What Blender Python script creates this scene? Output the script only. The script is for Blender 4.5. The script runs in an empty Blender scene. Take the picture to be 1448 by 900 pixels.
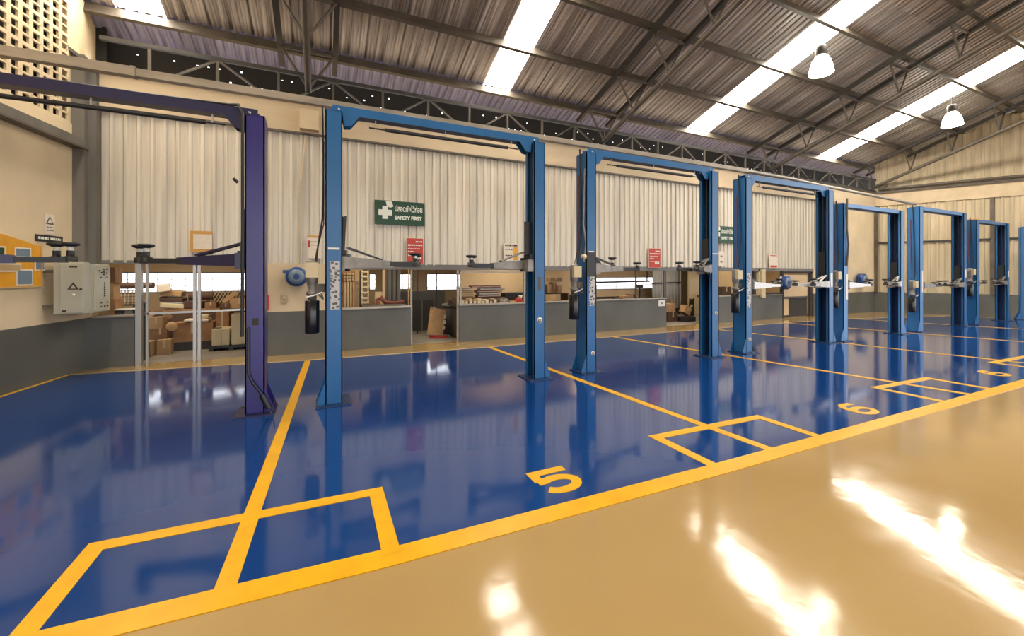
import bpy, bmesh, math, random
from mathutils import Vector, Matrix
random.seed(7)
S = bpy.context.scene
COL = S.collection
R = math.radians

# ------------------------------------------------------------------ camera
cd = bpy.data.cameras.new('camera'); cam = bpy.data.objects.new('camera', cd); COL.objects.link(cam)
cd.sensor_width = 36; cd.lens = 36 * 576 / 1448; cd.shift_y = -62 / 1448
cd.clip_start = .05; cd.clip_end = 200
cam.location = (0, 0, 1.6); cam.rotation_euler = (R(90), 0, R(-25))
S.camera = cam

# ------------------------------------------------------------------ world, exposure
W = bpy.data.worlds.new('overcast'); S.world = W; W.use_nodes = True
bgn = W.node_tree.nodes['Background']; bgn.inputs[0].default_value = (.92, .95, 1, 1); bgn.inputs[1].default_value = 2.9
S.view_settings.view_transform = 'Standard'; S.view_settings.look = 'None'
S.view_settings.gamma = 1; S.view_settings.use_curve_mapping = False
S.view_settings.exposure = 0.34
SKYLIGHT = 22.0       # strength of the daylit translucent roof panels
LAMP_W = 8          # watts of each high bay lamp
try:
    S.cycles.max_bounces = 8; S.cycles.diffuse_bounces = 5; S.cycles.sample_clamp_indirect = 6
    S.cycles.caustics_reflective = False; S.cycles.caustics_refractive = False
except Exception: pass

# ------------------------------------------------------------------ materials
MATS = {}
def mat(name, c, rough=.6, metal=0, var=.0, vscale=(3, 3, 3), c2=None, bump=0, bscale=20, spec=.5, emit=0, rand=0, coat=0, coords='Object', detail=4, lo=.35, hi=.65):
    if name in MATS: return MATS[name]
    m = bpy.data.materials.new(name); m.use_nodes = True; nt = m.node_tree; N = nt.nodes; L = nt.links
    b = N['Principled BSDF']; b.inputs['Base Color'].default_value = (*c, 1)
    b.inputs['Roughness'].default_value = rough; b.inputs['Metallic'].default_value = metal
    b.inputs['Specular IOR Level'].default_value = spec
    if coat: b.inputs['Coat Weight'].default_value = coat; b.inputs['Coat Roughness'].default_value = .08
    if emit:
        b.inputs['Emission Color'].default_value = (*c, 1); b.inputs['Emission Strength'].default_value = emit
    out = None
    if var or bump:
        tc = N.new('ShaderNodeTexCoord'); mp = N.new('ShaderNodeMapping'); mp.inputs['Scale'].default_value = vscale
        L.new(tc.outputs[coords], mp.inputs[0])
    if var:
        nz = N.new('ShaderNodeTexNoise'); nz.inputs['Scale'].default_value = 1; nz.inputs['Detail'].default_value = detail
        L.new(mp.outputs[0], nz.inputs['Vector'])
        rp = N.new('ShaderNodeMapRange'); rp.inputs['From Min'].default_value = lo; rp.inputs['From Max'].default_value = hi
        L.new(nz.outputs[0], rp.inputs[0])
        mx = N.new('ShaderNodeMix'); mx.data_type = 'RGBA'
        c2 = c2 or tuple(v * (1 - var) for v in c)
        mx.inputs[6].default_value = (*c, 1); mx.inputs[7].default_value = (*c2, 1)
        L.new(rp.outputs[0], mx.inputs[0]); out = mx.outputs[2]
    if rand:
        oi = N.new('ShaderNodeObjectInfo'); mr = N.new('ShaderNodeMapRange')
        mr.inputs['To Min'].default_value = 1 - rand; mr.inputs['To Max'].default_value = 1 + rand
        L.new(oi.outputs['Random'], mr.inputs[0])
        h = N.new('ShaderNodeHueSaturation'); L.new(mr.outputs[0], h.inputs['Value'])
        if out: L.new(out, h.inputs['Color'])
        else: h.inputs['Color'].default_value = (*c, 1)
        out = h.outputs[0]
    if out: L.new(out, b.inputs['Base Color'])
    if bump:
        n2 = N.new('ShaderNodeTexNoise'); n2.inputs['Scale'].default_value = bscale; n2.inputs['Detail'].default_value = 3
        L.new(tc.outputs[coords], n2.inputs['Vector'])
        bp = N.new('ShaderNodeBump'); bp.inputs['Strength'].default_value = bump; bp.inputs['Distance'].default_value = .02
        L.new(n2.outputs[0], bp.inputs['Height']); L.new(bp.outputs[0], b.inputs['Normal'])
    MATS[name] = m
    return m

def floor_mat(name, c, c2, rough, bump, bscale, wear=0, coat=0):
    """glossy poured epoxy: slow undulation in the surface, fine scuffs in the gloss"""
    m = mat(name, c, rough, var=1, c2=c2, vscale=(.35, .35, .35), coords='Object', spec=.5, coat=coat)
    nt = m.node_tree; N = nt.nodes; L = nt.links; b = N['Principled BSDF']
    tc = N.new('ShaderNodeTexCoord')
    n1 = N.new('ShaderNodeTexNoise'); n1.inputs['Scale'].default_value = bscale; n1.inputs['Detail'].default_value = 5
    L.new(tc.outputs['Object'], n1.inputs['Vector'])
    bp = N.new('ShaderNodeBump'); bp.inputs['Strength'].default_value = bump; bp.inputs['Distance'].default_value = .02
    L.new(n1.outputs[0], bp.inputs['Height']); L.new(bp.outputs[0], b.inputs['Normal'])
    if coat: L.new(bp.outputs[0], b.inputs['Coat Normal'])
    n3 = N.new('ShaderNodeTexNoise'); n3.inputs['Scale'].default_value = 2.2; n3.inputs['Detail'].default_value = 8; n3.inputs['Roughness'].default_value = .7
    L.new(tc.outputs['Object'], n3.inputs['Vector'])
    mr = N.new('ShaderNodeMapRange'); mr.inputs['From Min'].default_value = .35; mr.inputs['From Max'].default_value = .7
    mr.inputs['To Min'].default_value = rough * .8; mr.inputs['To Max'].default_value = rough * 1.35
    L.new(n3.outputs[0], mr.inputs[0]); L.new(mr.outputs[0], b.inputs['Roughness'])
    return m

M = dict(
    sand=floor_mat('sand_epoxy', (.37, .255, .11), (.32, .21, .08), .10, .16, 1.8),
    blue=floor_mat('blue_epoxy', (.004, .034, .155), (.005, .042, .185), .09, .08, 1.1, coat=.35),
    yellow=mat('yellow_paint', (.70, .365, .003), .3, var=.12, vscale=(6, 6, 6)),
    ledge=mat('pale_floor_edge', (.56, .40, .20), .35, var=.25, vscale=(2, 2, 2)),
    cream=mat('cream_plaster', (.72, .58, .37), .75, var=.14, vscale=(1.2, 1.2, 1.2), bump=.08, bscale=30),
    cream2=mat('cream_beam_plaster', (.66, .53, .35), .8, var=.16, vscale=(.7, 3, 3)),
    dado=mat('grey_dado_paint', (.125, .125, .108), .45, var=.28, vscale=(1.1, 1.1, .8)),
    column=mat('grey_column_paint', (.17, .155, .13), .6, var=.25, vscale=(3, 3, 1)),
    sheet=mat('pale_wall_sheet', (.78, .71, .58), .42, metal=.15, var=.26, vscale=(11, 3, .35), rand=.05),  # vertical streaks put the highlights of the ribs into the colour
    sheet2=mat('beige_wall_sheet', (.60, .50, .33), .5, var=.28, vscale=(5, 5, .4), rand=.05),
    roof=mat('weathered_shaded_roof_sheet', (.70, .66, .65), .45, metal=.1, var=.5, vscale=(22, .5, 1), c2=(.19, .16, .145), rand=.2, detail=6),  # streaks hold weathering plus painted crevice shade and rib highlights
    roof_skytint=mat('sky_tinted_eave_sheet', (.46, .47, .78), .45, metal=.2, var=.45, vscale=(14, 1, 1), rand=.15),  # blue sky light on the eave sheets, put into their colour
    steel=mat('brown_grey_steel', (.135, .115, .092), .5, metal=.2, var=.3, vscale=(3, 3, 3)),
    steeld=mat('dark_truss_steel', (.06, .054, .048), .5, metal=.2, var=.3, vscale=(3, 3, 3)),
    conduit=mat('pale_steel_duct', (.42, .36, .28), .4, metal=.4, var=.3, vscale=(2, 8, 8)),
    alu=mat('aluminium', (.48, .47, .44), .35, metal=.7),
    black=mat('black_rubber', (.012, .012, .014), .45),
    blackg=mat('black_gloss', (.010, .010, .012), .22),
    dark=mat('dark_interior', (.035, .03, .027), .7),
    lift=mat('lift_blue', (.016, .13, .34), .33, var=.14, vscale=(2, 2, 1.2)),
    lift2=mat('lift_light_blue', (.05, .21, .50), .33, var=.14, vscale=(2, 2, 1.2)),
    liftd=mat('lift_channel_navy', (.008, .03, .10), .5),
    purple=mat('lift_purple', (.028, .020, .18), .3, var=.2, vscale=(3, 3, 1)),
    purpled=mat('lift_dark_violet', (.012, .010, .055), .35),
    armg=mat('grey_arm_steel', (.30, .28, .25), .45, metal=.4, var=.35, vscale=(8, 8, 8)),
    armw=mat('silver_arm_steel', (.62, .61, .60), .4, metal=.4),
    white=mat('white_enamel', (.78, .76, .70), .4),
    paper=mat('paper_notice', (.80, .70, .56), .7, var=.08, vscale=(20, 20, 20)),
    orange=mat('orange_frame', (.62, .33, .08), .6),
    board=mat('orange_board', (.78, .36, .02), .45, var=.15, vscale=(3, 3, 3)),
    red=mat('red_poster', (.52, .05, .03), .5),
    green=mat('green_sign', (.004, .048, .014), .4),
    letter=mat('white_lettering', (.78, .80, .70), .5),
    panel=mat('grey_green_enamel', (.47, .46, .36), .4, var=.12, vscale=(2, 2, 2)),
    carton=mat('brown_card', (.34, .18, .08), .8, var=.3, vscale=(5, 5, 5), rand=.3),
    cartonl=mat('tan_card', (.52, .32, .15), .8, var=.2, vscale=(5, 5, 5), rand=.15),
    tape=mat('packing_tape', (.55, .40, .22), .3),
    beige=mat('store_room_plaster', (.66, .49, .29), .8, var=.15, vscale=(1, 1, 1)),
    grey=mat('grey_panel', (.20, .19, .17), .55, var=.2, vscale=(2, 2, 2)),
    concrete=mat('store_room_concrete', (.27, .24, .20), .6, var=.3, vscale=(1.5, 1.5, 1.5)),
    reel=mat('reel_blue', (.012, .05, .20), .35),
    screen=mat('grey_blue_print', (.16, .22, .28), .4),
    ivory=mat('ivory_plastic', (.60, .50, .30), .4),
    darkred=mat('maroon_card', (.17, .045, .035), .7, rand=.3),
    brown=mat('dark_brown_card', (.11, .055, .03), .75, rand=.3),
    fascia=mat('dark_fascia_and_vent_shade', (.022, .02, .019), .8),
    ground=mat('yard_ground', (.30, .28, .26), .9),
    redtag=mat('red_paint', (.5, .03, .02), .5),
)
def sticker_mat():
    m = bpy.data.materials.new('printed_label'); m.use_nodes = True; N = m.node_tree.nodes; L = m.node_tree.links
    b = N['Principled BSDF']; tc = N.new('ShaderNodeTexCoord'); mp = N.new('ShaderNodeMapping'); mp.inputs['Scale'].default_value = (22, 22, 26)
    v = N.new('ShaderNodeTexVoronoi'); v.feature = 'F1'; v.distance = 'CHEBYCHEV'; v.inputs['Scale'].default_value = 1
    L.new(tc.outputs['Object'], mp.inputs[0]); L.new(mp.outputs[0], v.inputs['Vector'])
    r = N.new('ShaderNodeValToRGB'); e = r.color_ramp.elements; e[0].color = (.06, .05, .05, 1); e[0].position = .28; e[1].color = (.50, .49, .47, 1); e[1].position = .36
    L.new(v.outputs['Distance'], r.inputs[0]); L.new(r.outputs[0], b.inputs['Base Color']); b.inputs['Roughness'].default_value = .35
    return m
M['sticker'] = sticker_mat()
def emit_mat(name, c, s):
    m = bpy.data.materials.new(name); m.use_nodes = True; N = m.node_tree.nodes
    b = N['Principled BSDF']; b.inputs['Base Color'].default_value = (.8, .8, .8, 1)
    b.inputs['Emission Color'].default_value = (*c, 1); b.inputs['Emission Strength'].default_value = s
    return m
M['skylight'] = emit_mat('daylit_translucent_sheet', (1, .90, .76), SKYLIGHT)
M['bulb'] = emit_mat('lit_lamp_glass', (1, .98, .80), 9)
def pane_mat():
    m = bpy.data.materials.new('window_glass'); m.use_nodes = True; N = m.node_tree.nodes; L = m.node_tree.links
    N.remove(N['Principled BSDF']); t = N.new('ShaderNodeBsdfTransparent'); g = N.new('ShaderNodeBsdfGlossy'); g.inputs['Roughness'].default_value = .05
    mx = N.new('ShaderNodeMixShader'); mx.inputs[0].default_value = .07
    L.new(t.outputs[0], mx.inputs[1]); L.new(g.outputs[0], mx.inputs[2]); L.new(mx.outputs[0], N['Material Output'].inputs[0])
    return m
M['pane'] = pane_mat()

# ------------------------------------------------------------------ mesh helpers
class B:
    """collects shapes into one mesh with several materials"""
    def __init__(s): s.v = []; s.f = []; s.m = []; s.mats = []; s.sm = []
    def mi(s, k):
        if k not in s.mats: s.mats.append(k)
        return s.mats.index(k)
    def add(s, vs, fs, k, smooth=False):
        o = len(s.v); s.v += [tuple(p) for p in vs]; i = s.mi(k)
        for f in fs: s.f.append([o + a for a in f]); s.m.append(i); s.sm.append(smooth)
        return s
    def box(s, x0, x1, y0, y1, z0, z1, k):
        vs = [(x, y, z) for x in (x0, x1) for y in (y0, y1) for z in (z0, z1)]
        return s.add(vs, [(0, 1, 3, 2), (4, 6, 7, 5), (0, 4, 5, 1), (2, 3, 7, 6), (0, 2, 6, 4), (1, 5, 7, 3)], k)
    def cbox(s, c, d, k, rot=0, tilt=None):
        """box centred at c, size d, turned about Z (and optionally a full matrix)"""
        mt = tilt or Matrix.Rotation(rot, 3, 'Z')
        vs = [Vector(c) + mt @ Vector((x * d[0] / 2, y * d[1] / 2, z * d[2] / 2)) for x in (-1, 1) for y in (-1, 1) for z in (-1, 1)]
        return s.add(vs, [(0, 1, 3, 2), (4, 6, 7, 5), (0, 4, 5, 1), (2, 3, 7, 6), (0, 2, 6, 4), (1, 5, 7, 3)], k)
    def prism(s, pts, axis, a, b, k):
        """polygon in the plane across axis, extruded from a to b"""
        def P(p, t):
            return {'x': (t, p[0], p[1]), 'y': (p[0], t, p[1]), 'z': (p[0], p[1], t)}[axis]
        n = len(pts); vs = [P(p, a) for p in pts] + [P(p, b) for p in pts]
        fs = [tuple(range(n)), tuple(range(2 * n - 1, n - 1, -1))] + [(i, (i + 1) % n, n + (i + 1) % n, n + i) for i in range(n)]
        return s.add(vs, fs, k)
    def bar(s, p, q, w, h, k, up=(0, 0, 1)):
        """rectangular bar from p to q"""
        p = Vector(p); q = Vector(q); d = (q - p).normalized(); u = Vector(up)
        if abs(d.dot(u)) > .98: u = Vector((0, 1, 0))
        r = d.cross(u).normalized(); u = r.cross(d).normalized()
        vs = [e + r * (a * w / 2) + u * (b_ * h / 2) for e in (p, q) for a, b_ in ((-1, -1), (1, -1), (1, 1), (-1, 1))]
        return s.add(vs, [(3, 2, 1, 0), (4, 5, 6, 7), (0, 1, 5, 4), (1, 2, 6, 5), (2, 3, 7, 6), (3, 0, 4, 7)], k)
    def tube(s, pts, r, k, n=8, caps=True):
        pts = [Vector(p) for p in pts]; rings = []
        rr = r if isinstance(r, (list, tuple)) else [r] * len(pts)
        u = None
        for i, p in enumerate(pts):
            d = (pts[min(i + 1, len(pts) - 1)] - pts[max(i - 1, 0)]).normalized()
            if u is None:
                u = Vector((0, 0, 1)) if abs(d.z) < .9 else Vector((1, 0, 0))
            x = d.cross(u).normalized(); u = x.cross(d).normalized()
            rings.append([p + (x * math.cos(t) + u * math.sin(t)) * rr[i] for t in [2 * math.pi * j / n for j in range(n)]])
        vs = [q for g in rings for q in g]; fs = []
        for i in range(len(pts) - 1):
            for j in range(n): a = i * n + j; b_ = i * n + (j + 1) % n; fs.append((a, b_, b_ + n, a + n))
        s.add(vs, fs, k, True)
        if caps:
            s.add(rings[0], [tuple(range(n - 1, -1, -1))], k); s.add(rings[-1], [tuple(range(n))], k)
        return s
    def lathe(s, prof, c, k, n=20, axis='z'):
        """profile of (radius, height) turned about an axis through c"""
        vs = []
        for r_, h in prof:
            for j in range(n):
                t = 2 * math.pi * j / n; a, b_ = r_ * math.cos(t), r_ * math.sin(t)
                vs.append({'z': (c[0] + a, c[1] + b_, c[2] + h), 'y': (c[0] + a, c[1] + h, c[2] + b_), 'x': (c[0] + h, c[1] + a, c[2] + b_)}[axis])
        fs = [(i * n + j, i * n + (j + 1) % n, (i + 1) * n + (j + 1) % n, (i + 1) * n + j) for i in range(len(prof) - 1) for j in range(n)]
        return s.add(vs, fs, k, True)
    def mesh(s, name):
        me = bpy.data.meshes.new(name); me.from_pydata(s.v, [], s.f)
        for k in s.mats: me.materials.append(M[k])
        me.polygons.foreach_set('material_index', s.m); me.polygons.foreach_set('use_smooth', s.sm)
        bm = bmesh.new(); bm.from_mesh(me); bmesh.ops.recalc_face_normals(bm, faces=bm.faces); bm.to_mesh(me); bm.free()
        me.update(); return me
    def build(s, name, parent=None, bevel=0, loc=None, **props):
        o = bpy.data.objects.new(name, s.mesh(name)); COL.objects.link(o)
        if parent: o.parent = parent
        if loc: o.location = loc
        if bevel:
            md = o.modifiers.new('bevel', 'BEVEL'); md.width = bevel; md.segments = 2; md.limit_method = 'ANGLE'
        for a, v in props.items(): o[a] = v
        return o

def inst(name, me, parent=None, loc=(0, 0, 0), scale=(1, 1, 1), rot=(0, 0, 0), **props):
    o = bpy.data.objects.new(name, me); COL.objects.link(o); o.parent = parent
    o.location = loc; o.scale = scale; o.rotation_euler = rot
    for a, v in props.items(): o[a] = v
    return o
def thing(name, loc, label, category, group=None, rz=0):
    o = bpy.data.objects.new(name, None); COL.objects.link(o); o.location = loc; o.rotation_euler = (0, 0, rz)
    o.empty_display_size = .1
    o['label'] = label; o['category'] = category
    if group: o['group'] = group
    return o
def tag(o, label, category, group=None):
    o['label'] = label; o['category'] = category
    if group: o['group'] = group
    return o
def copy_tree(o, parent=None):
    c = o.copy(); COL.objects.link(c); c.parent = parent
    for ch in list(o.children): copy_tree(ch, c)
    return c
def text(name, body, size, k, parent, loc, rot=(R(90), 0, 0), extrude=.002, offset=0, sx=1, align='LEFT', fit=None):
    cu = bpy.data.curves.new(name, 'FONT'); cu.body = body; cu.size = size; cu.extrude = extrude; cu.offset = offset; cu.align_x = align
    cu.materials.append(M[k]); o = bpy.data.objects.new(name, cu); COL.objects.link(o); o.parent = parent
    bpy.context.view_layer.update()
    me = bpy.data.meshes.new_from_object(o.evaluated_get(bpy.context.evaluated_depsgraph_get())); bpy.data.objects.remove(o)
    if fit:
        xs = [v.co.x for v in me.vertices]; sx = fit / (max(xs) - min(xs))
    return inst(name, me, parent, loc, (sx, 1, 1), rot, kind='stuff')

# ------------------------------------------------------------------ key planes
WY = 9.2                                   # inner face of the back wall
def roofz(y): return 9.62 - .345 * y if y > -3 else 10.655 + .345 * (y + 3)
def leftx(y): return -3.56 - (9.5 - y) * .15        # the left wall is not quite square
ST = 'structure'
EWX0, EWY0, EWD = 21.35, 9.2, .5                    # the end wall is skewed too
def endx(y): return EWX0 + (EWY0 - y) * EWD

# ================================================================== FLOOR
fl = B().box(-9, 34, -26, 13.2, -.2, 0, 'sand').build('floor', kind=ST)
back_edge = [(-3.63, 8.8), (-.22, 8.42), (3.3, 8.27), (8.9, 8.32), (14.2, 8.3), (17.5, 8.0), (21.3, 7.0), (22.6, 5.6), (24.2, 2.3)]
inner = [(24.3, 2.22), (9.7, 2.32), (3, 2.385), (.34, 2.45), (-1.1, 2.54), (-5, 2.72)]
left_edge = [(-4.75, 1.5), (-4.32, 4.2), (-3.79, 7.57)]
poly = back_edge + inner[:-1] + [(-4.62, 2.7)] + [(-4.40, 4.2), (-3.80, 7.57)]
B().prism(poly, 'z', .0, .003, 'blue').build('blue_floor_zone', fl)
def ribbon(pts, w, k, name, parent, z0=.003, z1=.006, taper=None):
    """painted line of constant width along a polyline"""
    P2 = [Vector(p) for p in pts]; Ls = []; Rs = []
    for i, p in enumerate(P2):
        a = (P2[i] - P2[i - 1]).normalized() if i else None
        b_ = (P2[i + 1] - P2[i]).normalized() if i < len(P2) - 1 else None
        d = ((a or b_) + (b_ or a)).normalized(); n = Vector((-d.y, d.x)); ref = (b_ or a); m = Vector((-ref.y, ref.x))
        k2 = w / 2 / max(.35, n.dot(m)); Ls.append(p + n * k2); Rs.append(p - n * k2)
    g = B(); n = len(P2); vs = []
    for z in (z0, z1):
        vs += [(q.x, q.y, z) for q in Ls] + [(q.x, q.y, z) for q in Rs]
    fs = []
    for i in range(n - 1):
        fs += [(i, i + 1, n + i + 1, n + i), (2 * n + i, 3 * n + i, 3 * n + i + 1, 2 * n + i + 1),
               (i, 2 * n + i, 2 * n + i + 1, i + 1), (n + i, n + i + 1, 3 * n + i + 1, 3 * n + i)]
    fs += [(0, n, 3 * n, 2 * n), (n - 1, 2 * n - 1 + 2 * n, 3 * n - 1, 2 * n - 1)] if False else []
    return g.add(vs, fs, k).build(name, parent)
# front stripe
ribbon([(x, y - .075) for x, y in inner], .155, 'yellow', 'yellow_front_line', fl, .0, .0055)
# bay lines
for (a, b_) in [((-.24, 8.40), (-.45, 2.40)), ((3.32, 8.27), (3.70, 2.33)), ((6.72, 8.30), (7.80, 2.28)), ((10.3, 8.3), (11.55, 2.26)), ((13.75, 8.25), (15.35, 2.25)), ((17.2, 8.0), (19.2, 2.2))]:
    ribbon([a, b_], .10, 'yellow', 'yellow_bay_line', fl, z1=.0062)
# marked boxes in front of each pair of posts
for x0, x1, y1 in [(-1.20, .36, 3.19), (2.96, 4.42, 3.02), (7.05, 8.42, 3.02), (10.95, 12.45, 3.0), (14.9, 16.4, 3.0)]:
    yb = 2.44 - .012 * (x0 + x1) / 2
    ribbon([(x0, yb - .03), (x0, y1), (x1, y1 - .06), (x1, yb - .05)], .10, 'yellow', 'yellow_box_line', fl, z1=.0068)
ribbon([(-4.62, 2.7), (-4.36, 4.2), (-3.80, 7.57), (-3.64, 8.8)], .05, 'yellow', 'yellow_side_line', fl, z1=.0065)
ribbon([(x, y + .03) for x, y in back_edge[:7]], .06, 'ledge', 'floor_edge_line', fl, 0, .005)
def arc(cx, cy, r, a0, a1, n=14, sy=1):
    return [(cx + r * math.cos(R(a0 + (a1 - a0) * i / n)), cy + r * sy * math.sin(R(a0 + (a1 - a0) * i / n))) for i in range(n + 1)]
def number(paths, x, y, w, h, th, name='bay_number'):
    g = []
    for j, p in enumerate(paths):
        o = ribbon([(x + a * w, y + c * h) for a, c in p], th, 'yellow', name, fl, z1=.0062 + .0003 * j); g.append(o)
    # join the strokes into one painted digit
    bm = bmesh.new()
    for o in g:
        bm.from_mesh(o.data)
    me = bpy.data.meshes.new(name); bm.to_mesh(me); bm.free(); me.materials.append(M['yellow'])
    for o in g: bpy.data.objects.remove(o)
    return inst(name, me, fl)
five = [[(.95, .92), (.12, .92), (.12, .55)], [(.06, .53)] + arc(.50, .33, .40, 130, -150, 18, .68)]
six = [[(.90, .86)] + arc(.55, .5, .44, 95, 180, 8, .92) + [(.11, .32)], arc(.5, .30, .39, 0, 360, 22, .62)]
number(five, 1.47, 2.55, .35, .34, .078)
number(six, 5.58, 2.47, .34, .36, .074)
number(six, 9.62, 2.50, .34, .34, .074)

# ================================================================== BACK WALL
wb = B()
def seg(x0, x1, z0, z1, k, y0=WY, y1=WY + .15): wb.box(x0, x1, y0, y1, z0, z1, k)
DZ = .86
for x0, x1 in [(-3.62, -2.96), (-1.02, 1.80), (2.92, 9.42), (11.0, 15.05), (16.95, 21.5)]: seg(x0, x1, 0, DZ, 'dado')
seg(-1.02, .34, DZ, 1.82, 'cream'); seg(6.62, 6.80, DZ, 1.72, 'cream')
seg(16.95, 18.15, DZ, 1.80, 'cream'); seg(18.15, 21.5, DZ, 4.45, 'cream'); seg(13.75, 14.0, DZ, 1.8, 'cream')
seg(.34, 16.95, 1.70, 1.82, 'grey')
seg(-3.5, -1.02, 1.78, 1.84, 'grey')
wb.box(-3.5, 18.15, WY + .06, WY + .12, 1.80, 4.45, 'sheet2')           # lining behind the sheets
wall = wb.build('wall_back', kind=ST)
# sills
for x0, x1 in [(.36, 1.80), (2.92, 6.6), (6.82, 9.42), (11.0, 13.75), (14.0, 15.05), (-3.5, -2.96)]:
    B().box(x0, x1, WY - .025, WY + .16, DZ, DZ + .03, 'conduit').build('window_sill', wall)
def corr(w, n, length, h, k, vertical=True):
    """trapezoid-ribbed sheet, n ribs over width w; runs along z (vertical) or along y"""
    p = w / n; pts = []
    for i in range(n):
        x = i * p; pts += [(x, 0), (x + p * .55, 0), (x + p * .66, h), (x + p * .89, h)]
    pts.append((w, 0)); g = B(); m = len(pts)
    if vertical: vs = [(x, -y, z) for z in (0, length) for x, y in pts]
    else: vs = [(x, yy, y) for yy in (0, length) for x, y in pts]
    return g.add(vs, [(i, i + 1, m + i + 1, m + i) for i in range(m - 1)], k)
cs = corr(.72, 4, 2.62, .035, 'sheet').mesh('corrugated_sheet')
x = -3.40
while x < 18.1:
    inst('corrugated_sheet', cs, wall, (x, WY + .035 + random.uniform(-.004, .004), 1.81 + random.uniform(-.012, .012)))
    x += .72
# concrete beam over the wall
B().box(-3.5, 21.6, WY - .05, WY + .25, 4.43, 5.02, 'cream2').box(-3.5, 21.6, WY - .10, WY + .25, 5.02, 5.07, 'steel') \
    .box(-3.5, 18.15, WY - .055, WY - .03, 4.40, 4.44, 'steel').build('trim_1', kind=ST)
B().box(-.40, -.06, WY - .22, WY - .05, 4.47, 4.85, 'cream').build('trim_2', kind=ST)

# ================================================================== LEFT WALL
a0 = (leftx(9.35), 9.35); dl = Vector((a0[0] - leftx(-12), 21.35)).length
lw = B()
def lq(y0, y1, zz, k, off=0, th=.15):
    """slab on the left wall between y0 and y1; zz = (z0 at both ends, z1 at y0, z1 at y1)"""
    xs = [leftx(y0) + off, leftx(y1) + off]
    vs = [(xs[0], y0, zz[0]), (xs[1], y1, zz[0]), (xs[1], y1, zz[2]), (xs[0], y0, zz[1])]
    vs += [(v[0] - th, v[1], v[2]) for v in vs]
    lw.add(vs, [(0, 1, 2, 3), (7, 6, 5, 4), (0, 4, 5, 1), (1, 5, 6, 2), (2, 6, 7, 3), (3, 7, 4, 0)], k)
lq(9.38, -12, (0, DZ, DZ), 'dado')
lq(9.38, -12, (DZ, 4.02, 4.02), 'cream')
LY0, LY1, LZ0, LZ1 = 5.36, 8.87, 4.02, 6.20
vs = [(leftx(LY1), LY1, 4.02), (-3.83, 10.5, 4.02), (-3.83, 10.5, roofz(10.5) - .02), (leftx(LY1), LY1, roofz(LY1) - .02)]
vs += [(v[0] - .15, v[1], v[2]) for v in vs]
lw.add(vs, [(0, 1, 2, 3), (7, 6, 5, 4), (0, 4, 5, 1), (1, 5, 6, 2), (2, 6, 7, 3), (3, 7, 4, 0)], 'cream')
lq(LY0, -3, (4.02, roofz(LY0) - .02, roofz(-3) - .02), 'cream')
lq(-3, -12, (4.02, roofz(-3) - .02, roofz(-12) - .02), 'cream')
lq(LY1, LY0, (LZ1, roofz(LY1) - .02, roofz(LY0) - .02), 'cream')
lq(LY1 + 1.2, LY0 - .5, (3.4, 6.9, 6.9), 'fascia', off=-.5, th=.05)  # blackened box added behind the vent holes to stand in for shade
for ya in (LY1 + 1.2, LY0 - .5): lw.bar((leftx(ya) - .16, ya, 5.15), (leftx(ya) - .52, ya, 5.15), .05, 3.5, 'fascia')
for zz in (3.38, 6.92): lw.bar((leftx(LY1 + 1.2) - .34, LY1 + 1.2, zz), (leftx(LY0 - .5) - .34, LY0 - .5, zz), .38, .04, 'fascia')
lwall = lw.build('wall_left', kind=ST)
# pierced ventilation blocks
g = B(); bw, bh, t = .1755, .2725, .035
for y0, y1, z0, z1 in [(0, bw, 0, .026), (0, bw, .122, .150), (0, bw, bh - .026, bh)]: g.box(-t, 0, y0, y1, z0, z1, 'cream')
g.box(-t, 0, 0, .032, .026, bh - .026, 'cream'); g.box(-t, 0, bw - .032, bw, .026, bh - .026, 'cream')
vb = g.mesh('vent_block'); ang = math.atan(.15)
for i in range(20):
    for j in range(8):
        y = LY0 + .1755 * i
        inst('vent_block', vb, lwall, (leftx(y), y, LZ0 + .2725 * j), rot=(0, 0, -ang))
g = B()
g.bar((leftx(9.02) + .06, 9.02, 3.73), (leftx(-6) + .06, -6, 3.73), .12, .15, 'column').bar((leftx(9.02) + .075, 9.02, 3.65), (leftx(-6) + .075, -6, 3.65), .17, .03, 'steel')
g.build('trim_3', kind=ST)
g = B().box(-3.68, -3.50, 8.93, 9.05, 1.78, 5.17, 'column').box(-3.64, -3.40, 9.05, 9.19, 1.78, 5.0, 'column').box(-3.60, -3.52, 9.04, 9.2, 1.78, 5.3, 'cream')
g.bar((-3.72, 8.90, 5.22), (-3.42, 9.12, 4.98), .16, .05, 'steel').build('trim_4', kind=ST)

# ================================================================== END WALL
ew = B()
EN = Vector((-1, -EWD, 0)).normalized(); ED = Vector((EWD, -1, 0)).normalized(); EL = Vector((EWX0, EWY0, 0))
def ep(s_, z, off=0): return EL + ED * s_ + Vector((0, 0, z)) + EN * off
def eslab(s0, s1, z0, z1a, z1b, k, o0=0, o1=-.12, g=None):
    g = g or ew
    vs = [ep(s0, z0, o0), ep(s1, z0, o0), ep(s1, z1b, o0), ep(s0, z1a, o0), ep(s0, z0, o1), ep(s1, z0, o1), ep(s1, z1b, o1), ep(s0, z1a, o1)]
    g.add(vs, [(0, 1, 2, 3), (7, 6, 5, 4), (0, 4, 5, 1), (1, 5, 6, 2), (2, 6, 7, 3), (3, 7, 4, 0)], k)
SL = 9.4
eslab(0, SL, 0, .84, .84, 'dado')
eslab(0, SL, .84, 4.5, 4.5, 'sheet2', -.05, -.12)
eslab(0, SL, 4.48, 5.0, 5.0, 'cream2', .06, -.12)
yE = (EL + ED * SL).y
eslab(0, SL, 5.0, roofz(EWY0) - .03, roofz(yE) - .03, 'sheet2', -.05, -.12)
eslab(0, SL, 5.0, 5.09, 5.09, 'steel', .12, -.02)
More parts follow.
